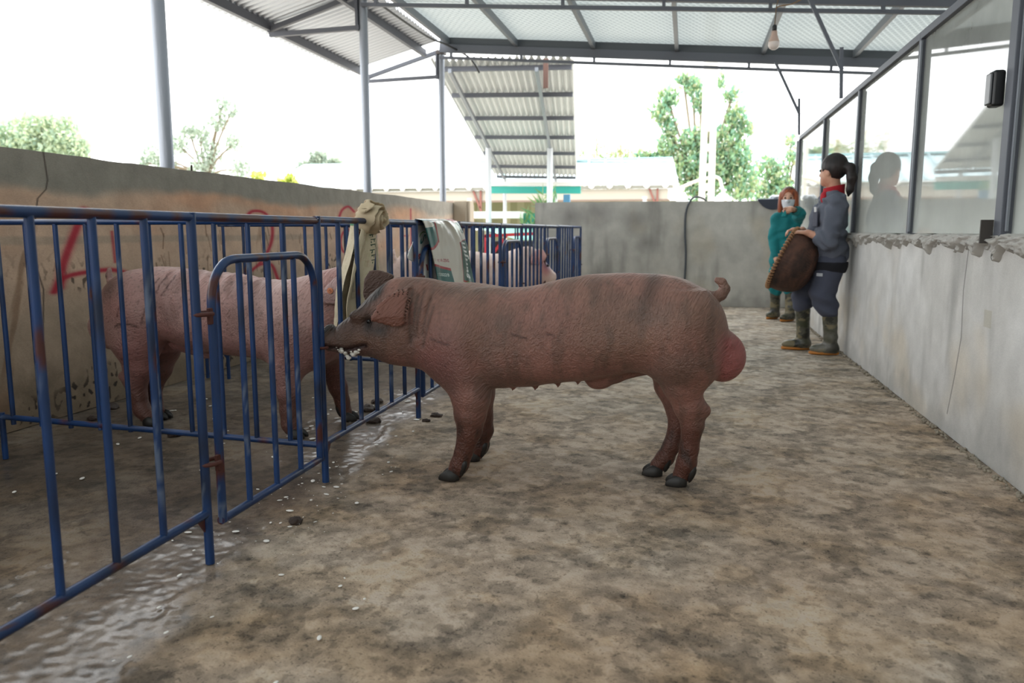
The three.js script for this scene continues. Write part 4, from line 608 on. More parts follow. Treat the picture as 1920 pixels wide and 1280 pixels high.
  part('trousers', paint(nets(tr, [0.84, 0.24, -7.08], [1.31, 0.86, -6.5], 0.0095), cloth('#454959')), clothM, p);
  part('undershirt', paint(nets((x, y, z) => Math.max(smin(ell(x, y, z, [1.145, 0.75, -6.75], [0.148, 0.16, 0.2]), 9, 0.01), 0.67 - y, y - 0.76), [0.95, 0.64, -7.0], [1.31, 0.78, -6.5], 0.009), cloth('#15151d')), clothM, p);
  const col = (x, y, z) => { const q = H(x, y, z); const r = Math.hypot(x - 1.155, z + 6.75), yy = y - 1.315 - 0.22 * (x - 1.155); let d = Math.max(Math.abs(r - 0.07 - 0.1 * Math.max(0, 1.325 - y)) - 0.011, Math.abs(yy) - 0.045); return smin(d, Math.max(ell(x, y, z, [1.08, 1.27, -6.72], [0.03, 0.05, 0.05]), -1), 0.01); };
  part('collar', paint(nets(col, [1.0, 1.2, -6.9], [1.3, 1.42, -6.6], 0.006), cloth('#a01624')), clothM, p);
  const hair = (x, y, z) => {
    const [a, b, c] = H(x, y, z); let d = ell(a, b, c, [-0.018, 0.036, 0], [0.106, 0.108, 0.09]); d = Math.max(d, -ell(a, b, c, [0.11, -0.03, 0], [0.075, 0.085, 0.1])); d = Math.max(d, -ell(a, b, Math.abs(c), [0.02, -0.05, 0.08], [0.05, 0.06, 0.05])); d = Math.max(d, -0.075 - b);
    d = smin(d, chainD(a, b, c, [[-0.1, 0.035, 0, 0.03], [-0.145, 0.02, 0, 0.036], [-0.165, -0.06, 0.0, 0.037], [-0.155, -0.15, 0.0, 0.027], [-0.145, -0.195, 0, 0.01]], 0.02), 0.02);
    d = smin(d, cap(a, b, c, [0.086, 0.06, 0.03, 0.012], [0.08, -0.01, 0.055, 0.006]), 0.01); return d + 0.003 * n3(a * 30, b * 8, c * 60);
  };
  part('hair', paint(nets(hair, [0.9, 1.22, -7.0], [1.4, 1.64, -6.5], 0.006), hairTex('#0b0808', '#241614')), hairM, p);
  boot(p, [1.165, 0.41, -6.715], [1.19, 0.08, -6.73], [1.06, 0.03, -6.74]); boot(p, [0.99, 0.42, -6.95], [1.01, 0.08, -6.98], [0.87, 0.03, -6.97]);
  part('pocket_flap', paint(new RoundedBoxGeometry(0.012, 0.12, 0.11, 2, 0.005), cloth('#454754')), clothM, p, [1.02, 1.1, -6.7], [0, 0.15, 0]);
  part('pocket_card', new RoundedBoxGeometry(0.006, 0.06, 0.05, 1, 0.002), S('#c9c9c9', 0.5), p, [1.016, 1.165, -6.7], [0, 0.15, 0.1]);
  part('trouser_print', new RoundedBoxGeometry(0.004, 0.025, 0.06, 1, 0.001), S('#c4c6cc', 0.7), p, [1.058, 0.66, -6.6], [0, 0.7, 0]);
  for (const s of [-1, 1]) { const h = H, yaw = Math.atan2(-0.62, -0.78), cy = Math.cos(yaw), sy = Math.sin(yaw), f = 0.083, c = 0.031 * s; part('eye', new THREE.SphereGeometry(0.0105, 12, 8), S('#1a1210', 0.2), p, [1.135 + f * cy - c * sy, 1.483, -6.75 + f * sy + c * cy]); }
}
{ // woman in teal overalls pointing
  const p = thing('person', 'woman with long red-brown hair, face mask and teal overalls, pointing at the camera', 'person');
  const H = frame([1.085, 1.36, -9.3], Math.atan2(0.98, -0.18)), e1 = [1.17, 1.2, -9.0], w1 = [1.06, 1.245, -8.83], e0 = [0.945, 0.92, -9.3], w0 = [0.97, 0.7, -9.2];
  const h1 = hand(w1, [-0.42, 0.0, 0.9], [0.05, 1, 0], [1.3, 1.35, 1.3, 0.08], 1), h0 = hand(w0, [0.1, -0.95, 0.2], [-1, 0, 0.1], 0.35, 1);
  const body = (x, y, z) => {
    let d = headD(H(x, y, z)); d = smin(d, cap(x, y, z, [1.085, 1.28, -9.31, 0.045], [1.085, 1.19, -9.32, 0.05]), 0.03);
    d = smin(d, ell(x, y, z, [1.08, 1.0, -9.32], [0.13, 0.22, 0.085]), 0.04); d = smin(d, ell(x, y, z, [1.075, 0.72, -9.33], [0.13, 0.14, 0.09]), 0.07);
    d = smin(d, chainD(x, y, z, [[1.2, 1.15, -9.28, 0.042], [...e1, 0.034], [...w1, 0.025]], 0.02), 0.02); d = smin(d, chainD(x, y, z, [[0.965, 1.14, -9.31, 0.042], [...e0, 0.034], [...w0, 0.025]], 0.02), 0.02);
    d = smin(d, chainD(x, y, z, [[1.02, 0.68, -9.35, 0.075], [1.0, 0.38, -9.39, 0.046], [1.01, 0.1, -9.43, 0.034]], 0.03), 0.03); d = smin(d, chainD(x, y, z, [[1.13, 0.68, -9.31, 0.075], [1.14, 0.38, -9.25, 0.05], [1.15, 0.1, -9.22, 0.036]], 0.03), 0.03);
    return smin(d, Math.min(chains(x, y, z, h1), chains(x, y, z, h0)), 0.012);
  };
  part('body', paint(nets(body, [0.84, 0.05, -9.52], [1.28, 1.5, -8.62], 0.008), (x, y, z) => { const [a, b, c] = H(x, y, z); let q = mix3(lin('#d6a98f'), lin('#c38d74'), clamp(0.5 + fbm(x * 14, y * 14, z * 14, 3) * 1.5)); return mix3(q, lin('#3a2620'), Math.exp(-(((b - 0.034) / 0.005) ** 2)) * (a > 0.05 && Math.abs(Math.abs(c) - 0.033) < 0.018 ? 0.75 : 0)); }), skinM, p);
  const suit = (x, y, z) => {
    let d = ell(x, y, z, [1.08, 1.0, -9.32], [0.15, 0.23, 0.11]); d = smin(d, ell(x, y, z, [1.075, 0.72, -9.33], [0.155, 0.16, 0.115]), 0.12); d = smin(d, cap(x, y, z, [0.98, 1.15, -9.31, 0.056], [1.19, 1.155, -9.29, 0.056]), 0.05);
    d = smin(d, chainD(x, y, z, [[1.195, 1.14, -9.27, 0.066], [...e1, 0.058], [mix(e1[0], w1[0], 0.75), mix(e1[1], w1[1], 0.75), mix(e1[2], w1[2], 0.75), 0.046]], 0.03), 0.03); d = smin(d, chainD(x, y, z, [[0.97, 1.13, -9.31, 0.066], [...e0, 0.056], [mix(e0[0], w0[0], 0.85), mix(e0[1], w0[1], 0.85), mix(e0[2], w0[2], 0.85), 0.045]], 0.03), 0.03);
    d = smin(d, chainD(x, y, z, [[1.02, 0.68, -9.35, 0.1], [1.0, 0.42, -9.38, 0.084], [1.0, 0.34, -9.39, 0.074]], 0.03), 0.03); d = smin(d, chainD(x, y, z, [[1.13, 0.68, -9.31, 0.1], [1.14, 0.42, -9.26, 0.084], [1.145, 0.34, -9.24, 0.074]], 0.03), 0.03);
    d += 0.006 * Math.sin(x * 22 - y * 40 + 5 * n3(x * 6, y * 6, z * 6)) + 0.009 * fbm(x * 9, y * 9, z * 9, 3); return Math.max(d, -cap(x, y, z, [1.085, 1.32, -9.3, 0.055], [1.085, 1.21, -9.3, 0.052]));
  };
  part('overalls', paint(nets(suit, [0.84, 0.26, -9.52], [1.3, 1.26, -8.84], 0.009), cloth('#0a6e72')), clothM, p);
  part('collar', paint(nets((x, y, z) => { const r = Math.hypot(x - 1.085, (z + 9.3)); return Math.max(Math.abs(r - 0.062 - 0.5 * Math.max(0, 1.21 - y)) - 0.009, Math.abs(y - 1.2) - 0.035, z + 9.3 > 0.03 && Math.abs(x - 1.085) < 0.02 ? 0.01 : -1); }, [0.96, 1.13, -9.42], [1.21, 1.27, -9.16], 0.006), cloth('#0c7577')), clothM, p);
  part('face_mask', paint(nets((x, y, z) => { const [a, b, c] = H(x, y, z); return Math.max(Math.abs(headD([a - 0.004, b, c]) - 0.006) - 0.004, b + 0.008, -0.115 - b, 0.012 - a); }, [0.97, 1.22, -9.34], [1.2, 1.37, -9.16], 0.005), cloth('#c9ccd2', 0.1)), clothM, p);
  const hair = (x, y, z) => {
    const [a, b, c] = H(x, y, z), s = Math.abs(c); let d = ell(a, b, c, [-0.016, 0.034, 0], [0.105, 0.107, 0.089]); d = smin(d, ell(a, b, s, [0.0, -0.075, 0.082], [0.05, 0.15, 0.03]), 0.03); d = smin(d, ell(a, b, c, [-0.07, -0.06, 0], [0.05, 0.15, 0.085]), 0.04);
    d = Math.max(d, -ell(a, b, c, [0.1, -0.035, 0], [0.1, 0.11, 0.066])); return d + 0.003 * n3(a * 60, b * 8, c * 60);
  };
  part('hair', paint(nets(hair, [0.94, 1.1, -9.46], [1.24, 1.52, -9.16], 0.006), (x, y, z) => { const c = hairTex('#6b2f17', '#a5542a')(x, y, z); return mix3(c, lin('#2a1712'), sstep(1.44, 1.5, y)); }), hairM, p);
  for (const s of [-1, 1]) { const yaw = Math.atan2(0.98, -0.18), cy = Math.cos(yaw), sy = Math.sin(yaw), f = 0.083, c = 0.031 * s; part('eye', new THREE.SphereGeometry(0.0105, 12, 8), S('#1a1210', 0.2), p, [1.085 + f * cy - c * sy, 1.368, -9.3 + f * sy + c * cy]); }
  boot(p, [1.0, 0.39, -9.39], [1.01, 0.08, -9.43], [0.93, 0.03, -9.36]); boot(p, [1.145, 0.38, -9.24], [1.15, 0.08, -9.22], [1.06, 0.03, -9.14]);
}
{ // round woven basket held by its rim
  const b = thing('round_basket', 'round dark brown woven basket held tilted by the woman in grey', 'basket', [0.765, 0.785, -6.75]);
  const weave = dataTex(512, 128, (u, v) => { const a = Math.floor(u * 64), r = Math.floor(v * 16), fu = (u * 64) % 1, fv = (v * 16) % 1; return 0.3 + 0.7 * Math.sqrt(Math.max(0, Math.sin(fv * PI))) * (0.55 + 0.45 * Math.sin((fu + ((a + r) % 2)) * PI) ** 2); }, false);
  const wc = dataTex(512, 128, (u, v) => { const k = 0.75 + 0.9 * (tfbm(u, v, 12, 40, 4) - 0.4) + 0.25 * (tnoise(u, v * 1, 64, 3) - 0.5); return [78 * k, 50 * k, 38 * k]; });
  const prof = []; for (let i = 0; i <= 26; i++) { const t = i / 26, a = t * PI / 2; prof.push(new THREE.Vector2(0.002 + 0.255 * Math.pow(Math.sin(a), 0.7), -0.27 * Math.pow(Math.cos(a), 0.75))); }
  for (let i = 26; i >= 0; i--) prof.push(new THREE.Vector2(Math.max(0.001, prof[i].x - 0.012), prof[i].y + 0.012));
  part('bowl', new THREE.LatheGeometry(prof, 72), S(0xffffff, 0.75, { map: wc, bumpMap: weave, bumpScale: 0.006 }), b);
  part('rim', new THREE.TorusGeometry(0.257, 0.0125, 10, 80).rotateX(PI / 2), S('#6a4a33', 0.7), b);
  const st = []; for (let i = 0; i < 56; i++) { const a = (i / 56) * 2 * PI; st.push(new THREE.TorusGeometry(0.0155, 0.0052, 6, 10).translate(0.257, 0, 0).rotateY(a)); }
  tag(part('rim_binding', merge(st), S('#9a7450', 0.7), b), 'pale cane wrapping round the rim');
  const q = new THREE.Quaternion().setFromUnitVectors(V(0, 1, 0), V(-0.88, 0.4, -0.22).normalize()); b.quaternion.copy(q);
}

// ---------------------------------------------------------------- sacks and bags on the fence
function sheet(L, R, fx, thick = 0.004, nu = 26, nv = 36) { // a hanging sheet between two side edges of [z, y] points; fx(u, t) gives x; closed, with thickness
  const cl = new THREE.CatmullRomCurve3(L.map(([z, y]) => V(0, y, z))), cr = new THREE.CatmullRomCurve3(R.map(([z, y]) => V(0, y, z))), pos = [], uv = [], idx = [];
  for (const s of [1, -1]) for (let j = 0; j <= nv; j++) for (let i = 0; i <= nu; i++) { const u = i / nu, t = j / nv, a = cl.getPoint(t), b = cr.getPoint(t); pos.push(fx(u, t) + s * thick / 2, mix(a.y, b.y, u), mix(a.z, b.z, u)); uv.push(u, 1 - t); }
  const N = (nu + 1) * (nv + 1), q = (a, b, c, d) => idx.push(a, b, c, b, d, c);
  for (let j = 0; j < nv; j++) for (let i = 0; i < nu; i++) { const a = j * (nu + 1) + i, b = a + 1, c = a + nu + 1, d = c + 1; q(a, c, b, d); q(N + a, N + b, N + c, N + d); }
  for (let j = 0; j < nv; j++) for (const i of [0, nu]) { const a = j * (nu + 1) + i, c = a + nu + 1; i ? q(a, c, N + a, N + c) : q(a, N + a, c, N + c); }
  for (let i = 0; i < nu; i++) for (const j of [0, nv]) { const a = j * (nu + 1) + i; j ? q(a, N + a, a + 1, N + a + 1) : q(a, a + 1, N + a, N + a + 1); }
  const g = new THREE.BufferGeometry(); g.setAttribute('position', new THREE.Float32BufferAttribute(pos, 3)); g.setAttribute('uv', new THREE.Float32BufferAttribute(uv, 2)); g.setIndex(idx); g.computeVertexNormals(); return g;
}
{
  const front = canvasTex(700, 1000, (g, w, h) => {
    const poly = (c, p) => { g.fillStyle = c; g.beginPath(); p.forEach(([x, y], i) => (i ? g.lineTo(x * w, y * h) : g.moveTo(x * w, y * h))); g.closePath(); g.fill(); };
    g.fillStyle = '#d6d1c6'; g.fillRect(0, 0, w, h);
    poly('#a5182b', [[0, 0], [0.2, 0], [0.275, 0.1], [0.265, 0.36], [0.06, 0.42], [0, 0.42]]); poly('#16625f', [[0, 0], [0.18, 0], [0.245, 0.1], [0.235, 0.34], [0.06, 0.395], [0, 0.395]]); poly('#ded9ce', [[0, 0.1], [0.12, 0.08], [0.2, 0.16], [0.23, 0.21], [0.14, 0.23], [0, 0.24]]);
    poly('#c2182c', [[0.76, 0], [1, 0], [1, 0.1], [0.83, 0.12]]); poly('#1a5f58', [[0.83, 0.12], [1, 0.1], [1, 0.3], [0.87, 0.28]]);
    poly('#a5182b', [[0.69, 0.38], [1, 0.36], [1, 0.82], [0.69, 0.775]]); poly('#14554f', [[0.71, 0.385], [1, 0.37], [1, 0.8], [0.71, 0.757]]);
    g.save(); g.translate(0.79 * w, 0.765 * h); g.rotate(-PI / 2); g.fillStyle = '#f1f3f1'; g.font = 'italic bold 150px sans-serif'; g.scale(0.83, 1); g.fillText('sunjin', 8, 100); g.restore();
    g.fillStyle = '#e9ebe6'; g.font = 'bold 50px sans-serif'; g.save(); g.translate(0.92 * w, 0.30 * h); g.rotate(-1.1); for (let q = 0; q < 5; q++) { g.fillRect(-60 + q * 26, -30 + (q % 2) * 8, 15, 30); } g.restore(); g.font = 'bold 56px sans-serif'; g.fillStyle = '#f3efe8'; g.save(); g.translate(0.8 * w, 0.06 * h); g.rotate(0.3); for (let q = 0; q < 4; q++) { g.fillRect(q * 30, -34, 18, 12); g.fillRect(q * 30 + 6, -22, 10, 22); } g.restore();
    g.strokeStyle = 'rgba(240,240,236,.85)'; g.lineWidth = 14; g.beginPath(); g.moveTo(0.86 * w, 0.17 * h); g.lineTo(0.99 * w, 0.28 * h); g.stroke();
    g.fillStyle = '#a31c3a'; g.font = 'bold 44px sans-serif'; g.save(); g.translate(0.02 * w, 0.545 * h); g.rotate(0.09); g.fillText('lượng tịnh 25KG', 0, 0, 0.36 * w); g.restore();
    poly('#a5182b', [[0, 0.575], [0.38, 0.63], [0.38, 0.655], [0, 0.6]]); poly('#12605f', [[0, 0.6], [0.38, 0.655], [0.38, 1], [0, 1]]);
    g.fillStyle = '#dfe8e4'; g.font = 'bold 40px sans-serif'; g.save(); g.translate(0.02 * w, 0.69 * h); g.rotate(0.09); g.fillText(': 13:2022/B', 0, 0, 0.35 * w); g.restore(); 
    g.lineWidth = 18; for (const [r, c] of [[62, '#5c8a3a'], [46, '#e0c24a'], [30, '#d8571f']]) { g.strokeStyle = c; g.beginPath(); g.arc(0.84 * w, 0.85 * h, r, PI, 2 * PI + 0.6); g.stroke(); } g.strokeStyle = '#b5202a'; g.lineWidth = 14; g.beginPath(); g.arc(0.83 * w, 0.87 * h, 24, 0, 2 * PI); g.stroke();
  });
  const back = canvasTex(400, 500, (g, w, h) => { g.fillStyle = '#e4e4e0'; g.fillRect(0, 0, w, h); g.save(); g.translate(60, 165); g.rotate(0.9); g.font = 'bold 74px sans-serif'; g.fillStyle = '#b81e2e'; g.fillText('SI', 46, 30); g.fillStyle = '#157070'; g.fillText('S', -30, -30); g.restore(); g.strokeStyle = '#5c8a3a'; g.lineWidth = 6; g.beginPath(); g.arc(90, 130, 46, 3.6, 5.2); g.stroke(); g.fillStyle = '#9c2233'; g.fillRect(120, 300, 20, 46); });
  const sack = thing('white_sack', 'shiny white printed sack with a green stripe, draped over the fence behind the boar', 'sack', [-1.39, 0, -4.4]);
  const off = (a) => a.map(([z, y]) => [z + 4.4, y]), wr = (u, t) => 0.018 * Math.sin(u * 9 + t * 5) * t + 0.022 * fbm(u * 4 + t * 1.5, t * 2.2 - u, 3, 4) + 0.012 * Math.exp(-(((u - 0.62 - 0.3 * t) / 0.05) ** 2)), M = (t) => P(0xffffff, 0.3, { map: t, clearcoat: 0.4, clearcoatRoughness: 0.25 });
  part('front_panel', sheet(off([[-3.9, 1.066], [-3.954, 1.039], [-4.045, 0.911], [-4.125, 0.81], [-4.196, 0.69], [-4.262, 0.6]]), off([[-4.54, 1.075], [-4.64, 1.035], [-4.787, 0.93], [-4.884, 0.791], [-4.935, 0.668], [-4.944, 0.56]]), (u, t) => (t < 0.08 ? mix(0, 0.03, Math.sin((t / 0.08) * PI / 2)) : 0.03) + wr(u, t) * (u < 0.12 ? 0.4 : 1), 0.004, 40, 50), M(front), sack);
  part('back_panel', sheet(off([[-3.9, 1.066], [-3.94, 0.98], [-3.83, 0.87], [-3.95, 0.83], [-4.02, 0.76], [-4.06, 0.66]]), off([[-4.54, 1.075], [-4.56, 1.0], [-4.5, 0.9], [-4.48, 0.8], [-4.45, 0.7], [-4.4, 0.62]]), (u, t) => -(t < 0.08 ? mix(0, 0.019, Math.sin((t / 0.08) * PI / 2)) : 0.019) - 0.01 * Math.abs(wr(u + 3, t)) * 20 * t, 0.004, 30, 36), M(back), sack);
  // twisted hanging sack tied to the rail
  const cream = canvasTex(512, 1024, (g, w, h) => {
    g.fillStyle = '#bdb095'; g.fillRect(0, 0, w, h); for (let i = 0; i < 900; i++) { g.fillStyle = `rgba(${90 + rnd() * 60},${80 + rnd() * 50},${55 + rnd() * 40},${rnd() * 0.12})`; g.fillRect(rnd() * w, rnd() * h, 3 + rnd() * 30, 2 + rnd() * 60); }
    g.fillStyle = 'rgba(42,104,70,.85)'; g.fillRect(60, 40, 400, 60); g.fillStyle = 'rgba(40,60,44,.9)'; g.font = 'bold 74px sans-serif'; g.save(); g.translate(190, 150); g.rotate(PI / 2 - 0.15); for (let q = 0; q < 8; q++) { g.fillRect(q * 42, -50 + (q % 3) * 6, 8, 50); g.fillRect(q * 42, -50 + ((q * 7) % 4) * 12, 26, 9); g.fillRect(q * 42 + 18 * (q % 2), -10, 14, 10); } g.restore();
    g.fillStyle = 'rgba(172,34,46,.9)'; g.fillRect(400, 120, 34, 60); g.fillRect(408, 210, 28, 26); g.font = '64px sans-serif'; g.fillStyle = '#3a3a36'; g.fillText('kg.', 318, 610); g.strokeStyle = '#6b6453'; g.lineWidth = 3; for (const y of [540, 640, 730, 800]) { g.beginPath(); g.moveTo(300, y); g.lineTo(440, y - 20); g.stroke(); }
    g.fillStyle = 'rgba(84,128,84,.6)'; g.fillRect(300, 430, 60, 60); g.fillRect(300, 860, 130, 26);
  });
  const b = thing('tied_sack', 'beige woven sack knotted to the fence rail and hanging beside the boar snout', 'sack', [-1.425, 0, -3.28]), o2 = (a) => a.map(([z, y]) => [z + 3.28, y]);
  const Lp = o2([[-3.25, 1.05], [-3.235, 1.0], [-3.16, 0.895], [-3.085, 0.784], [-3.05, 0.68], [-3.045, 0.6]]), Rp = o2([[-3.37, 1.05], [-3.385, 1.0], [-3.4, 0.888], [-3.405, 0.789], [-3.37, 0.68], [-3.35, 0.6]]);
  const cm = S(0xffffff, 0.75, { map: cream, bumpMap: rep(wallBump, 2, 2), bumpScale: 0.003 }), pl = (u, t) => 0.022 * Math.sin(u * 13 + t * 2.5) * (0.4 + 0.6 * t) + 0.015 * fbm(u * 4, t * 3, 9, 3);
  part('front_panel', sheet(Lp, Rp, (u, t) => 0.012 + 0.03 * Math.sin(u * PI) + pl(u, t), 0.004, 40, 40), cm, b); part('back_panel', sheet(Lp, Rp, (u, t) => -0.012 - 0.04 * Math.sin(u * PI) + pl(u + 2, t), 0.004, 30, 30), cm, b);
  const kn = (x, y, z) => { const a = Math.atan2(y - 1.065, z + 3.31), r = Math.hypot(y - 1.065, z + 3.31); return ell(x, y, z, [-1.385, 1.062, -3.31], [0.058, 0.066, 0.085]) + 0.013 * Math.sin(r * 240 + a * 4 + 4 * n3(y * 16, z * 16, 2)) + 0.012 * n3(x * 30, y * 30, z * 30); };
  part('knot', nets(kn, [-1.47, 0.97, -3.43], [-1.29, 1.16, -3.19], 0.0048).translate(1.425, 0, 3.28), S('#b3a184', 0.7), b);
  const bagM = P(0xeef0f0, 0.12, { transmission: 0.82, ior: 1.4 });
  solo('plastic_bag', sheet([[-1.95, 1.045], [-1.93, 1.0], [-1.88, 0.95], [-1.85, 0.93]].map(([x, y]) => [x, y]), [[-1.78, 1.045], [-1.79, 1.01], [-1.82, 0.97], [-1.835, 0.935]], (u, t) => 0.03 + 0.02 * fbm(u * 6, t * 6, 4, 4), 0.002).rotateY(-PI / 2), bagM, 'clear plastic bag hanging from the rail of the second cross fence', 'bag').position.set(0, 0, -4.62);
}
{ // things at the far wall
  solo('black_hose', tube([[0.24, 1.25, -11.02], [0.23, 1.40, -10.95], [0.15, 1.45, -10.88], [0.06, 1.45, -10.82], [0, 1.37, -10.78], [-0.035, 1.25, -10.785], [-0.04, 1.0, -10.785], [-0.02, 0.7, -10.785], [-0.03, 0.3, -10.78], [-0.06, 0.08, -10.74], [0.1, 0.02, -10.65]], 0.013, 120, 8), S('#3c4148', 0.5), 'thin dark hose hanging over the far concrete wall', 'hose');
  const c = thing('dark_bag', 'dark blue plastic sheet folded over the far wall beside the woman in teal', 'sheet', [1.02, 1.4, -10.8]);
  const dsh = new THREE.Shape(); dsh.moveTo(-0.14, 0.006); dsh.bezierCurveTo(-0.1, -0.06, -0.05, -0.11, 0.04, -0.12); dsh.bezierCurveTo(0.09, -0.12, 0.13, -0.1, 0.14, -0.08); dsh.lineTo(0.16, 0.006);
  part('hanging_flap', new THREE.ExtrudeGeometry(dsh, { depth: 0.018, bevelEnabled: true, bevelSize: 0.006, bevelThickness: 0.005, curveSegments: 16 }), S('#28303f', 0.4), c, [0, 0.008, 0.008]);
  const topg = rbox(0.3, 0.02, 0.17, 0.008, 0.01, 0.016, -0.08), tp = topg.attributes.position; for (let i = 0; i < tp.count; i++) tp.setY(i, tp.getY(i) + 0.01 * fbm(tp.getX(i) * 14, tp.getZ(i) * 14, 2, 3)); part('top_fold', topg, S('#8e9aa6', 0.35), c);
  part('crumpled_end', nets((x, y, z) => ell(x, y, z, [0.1, 0.035, -0.06], [0.1, 0.04, 0.07]) + 0.012 * n3(x * 30, y * 30, z * 30), [-0.03, -0.02, -0.16], [0.23, 0.11, 0.04], 0.007), S('#b9bec4', 0.4), c);
}
solo('rebar_stub', rod([-3.33, 1.38, -4.83], [-3.33, 1.45, -4.835], 0.007, 8), S('#33271f', 0.8), 'short dark rebar stub poking up from the top of the left wall', 'rebar');
// ---------------------------------------------------------------- floor litter
{
  const clod = nets((x, y, z) => Math.max(ell(x, y, z, [0, 0, 0], [0.034, 0.022, 0.026]) + 0.009 * n3(x * 60, y * 60, z * 60), -0.004 - y), [-0.05, -0.012, -0.05], [0.05, 0.04, 0.05], 0.0045);
  const m = S('#33231a', 0.6, { bumpMap: rep(wallBump, 3, 3), bumpScale: 0.004 }); planarUV(clod, (x, y, z) => [x * 8, z * 8]);
  const w = ['by the front hoof of the boar, alone on the aisle', 'under the second fence panel, rounded and pale-edged', 'at the foot of the fence, under its bottom rail', 'between the pen floor and the bars, flat', 'right at the fence post foot behind the boar', 'on the aisle in front of the small gate', 'by the wall in the nearest pen, larger of two', 'by the wall in the nearest pen, smaller of two', 'near the hind feet of the pink pig'];
  [[-1.314, -3.972, 1], [-1.762, -4.23, 1.3], [-1.602, -3.783, 1.25], [-1.74, -4.035, 1.6], [-1.33, -3.85, 0.7], [-1.3, -2.37, 0.9], [-3.2, -3.75, 1.6], [-3.1, -3.5, 1.0], [-2.45, -3.3, 1.1]].forEach(([x, z, s], i) => {
    const o = solo('dung_clod', clod, m, 'dark dung clod ' + w[i], 'dung', 'dung clods on the floor'); o.position.set(x, 0.002, z); o.rotation.y = i * 1.7; o.scale.set(s, s * 0.8, s);
  });
  const fl = []; const add = (x, z, r) => fl.push(new THREE.SphereGeometry(r, 8, 5).scale(rr(1, 1.9), 0.3, rr(0.7, 1)).rotateY(rr(0, 3)).translate(x, 0.002, z));
  for (let i = 0; i < 90; i++) { const z = rr(-2.05, -3.1); add(-1.36 + rr(-0.3, 0.26) * (0.4 + rnd() * 0.6), z, 0.0015 + 0.009 * rnd() ** 3); }
  for (let i = 0; i < 60; i++) add(-1.4 + rr(-0.6, 0.15), rr(-3.0, -4.6), 0.002 + 0.011 * rnd() ** 2);
  for (let i = 0; i < 16; i++) add(-1.15 + rr(-0.3, 0.35), rr(-1.35, -2.0), rr(0.003, 0.008)); for (let i = 0; i < 30; i++) add(rr(-3, -1.6), rr(-2.4, -4.4), rr(0.004, 0.011));
  const o = solo('foam_flecks', merge(fl), S('#e6e2dc', 0.35), 'white soap foam flecks scattered on the wet floor round the gate and fence', 'foam'); o.userData.kind = 'stuff';
  const gr = []; for (let i = 0; i < 500; i++) { const z = rr(-2.4, -9.5), r = rr(0.003, 0.012); gr.push(new THREE.IcosahedronGeometry(r, 0).rotateX(rnd() * 3).translate(1.285 - Math.abs(fbm(z * 2, i, 1, 2)) * 0.09 - rnd() * 0.02, r * 0.35, z)); }
  const g2 = solo('gravel', merge(gr), S('#8f8677', 0.95), 'grit and mortar crumbs along the foot of the right wall', 'gravel'); g2.userData.kind = 'stuff';
}
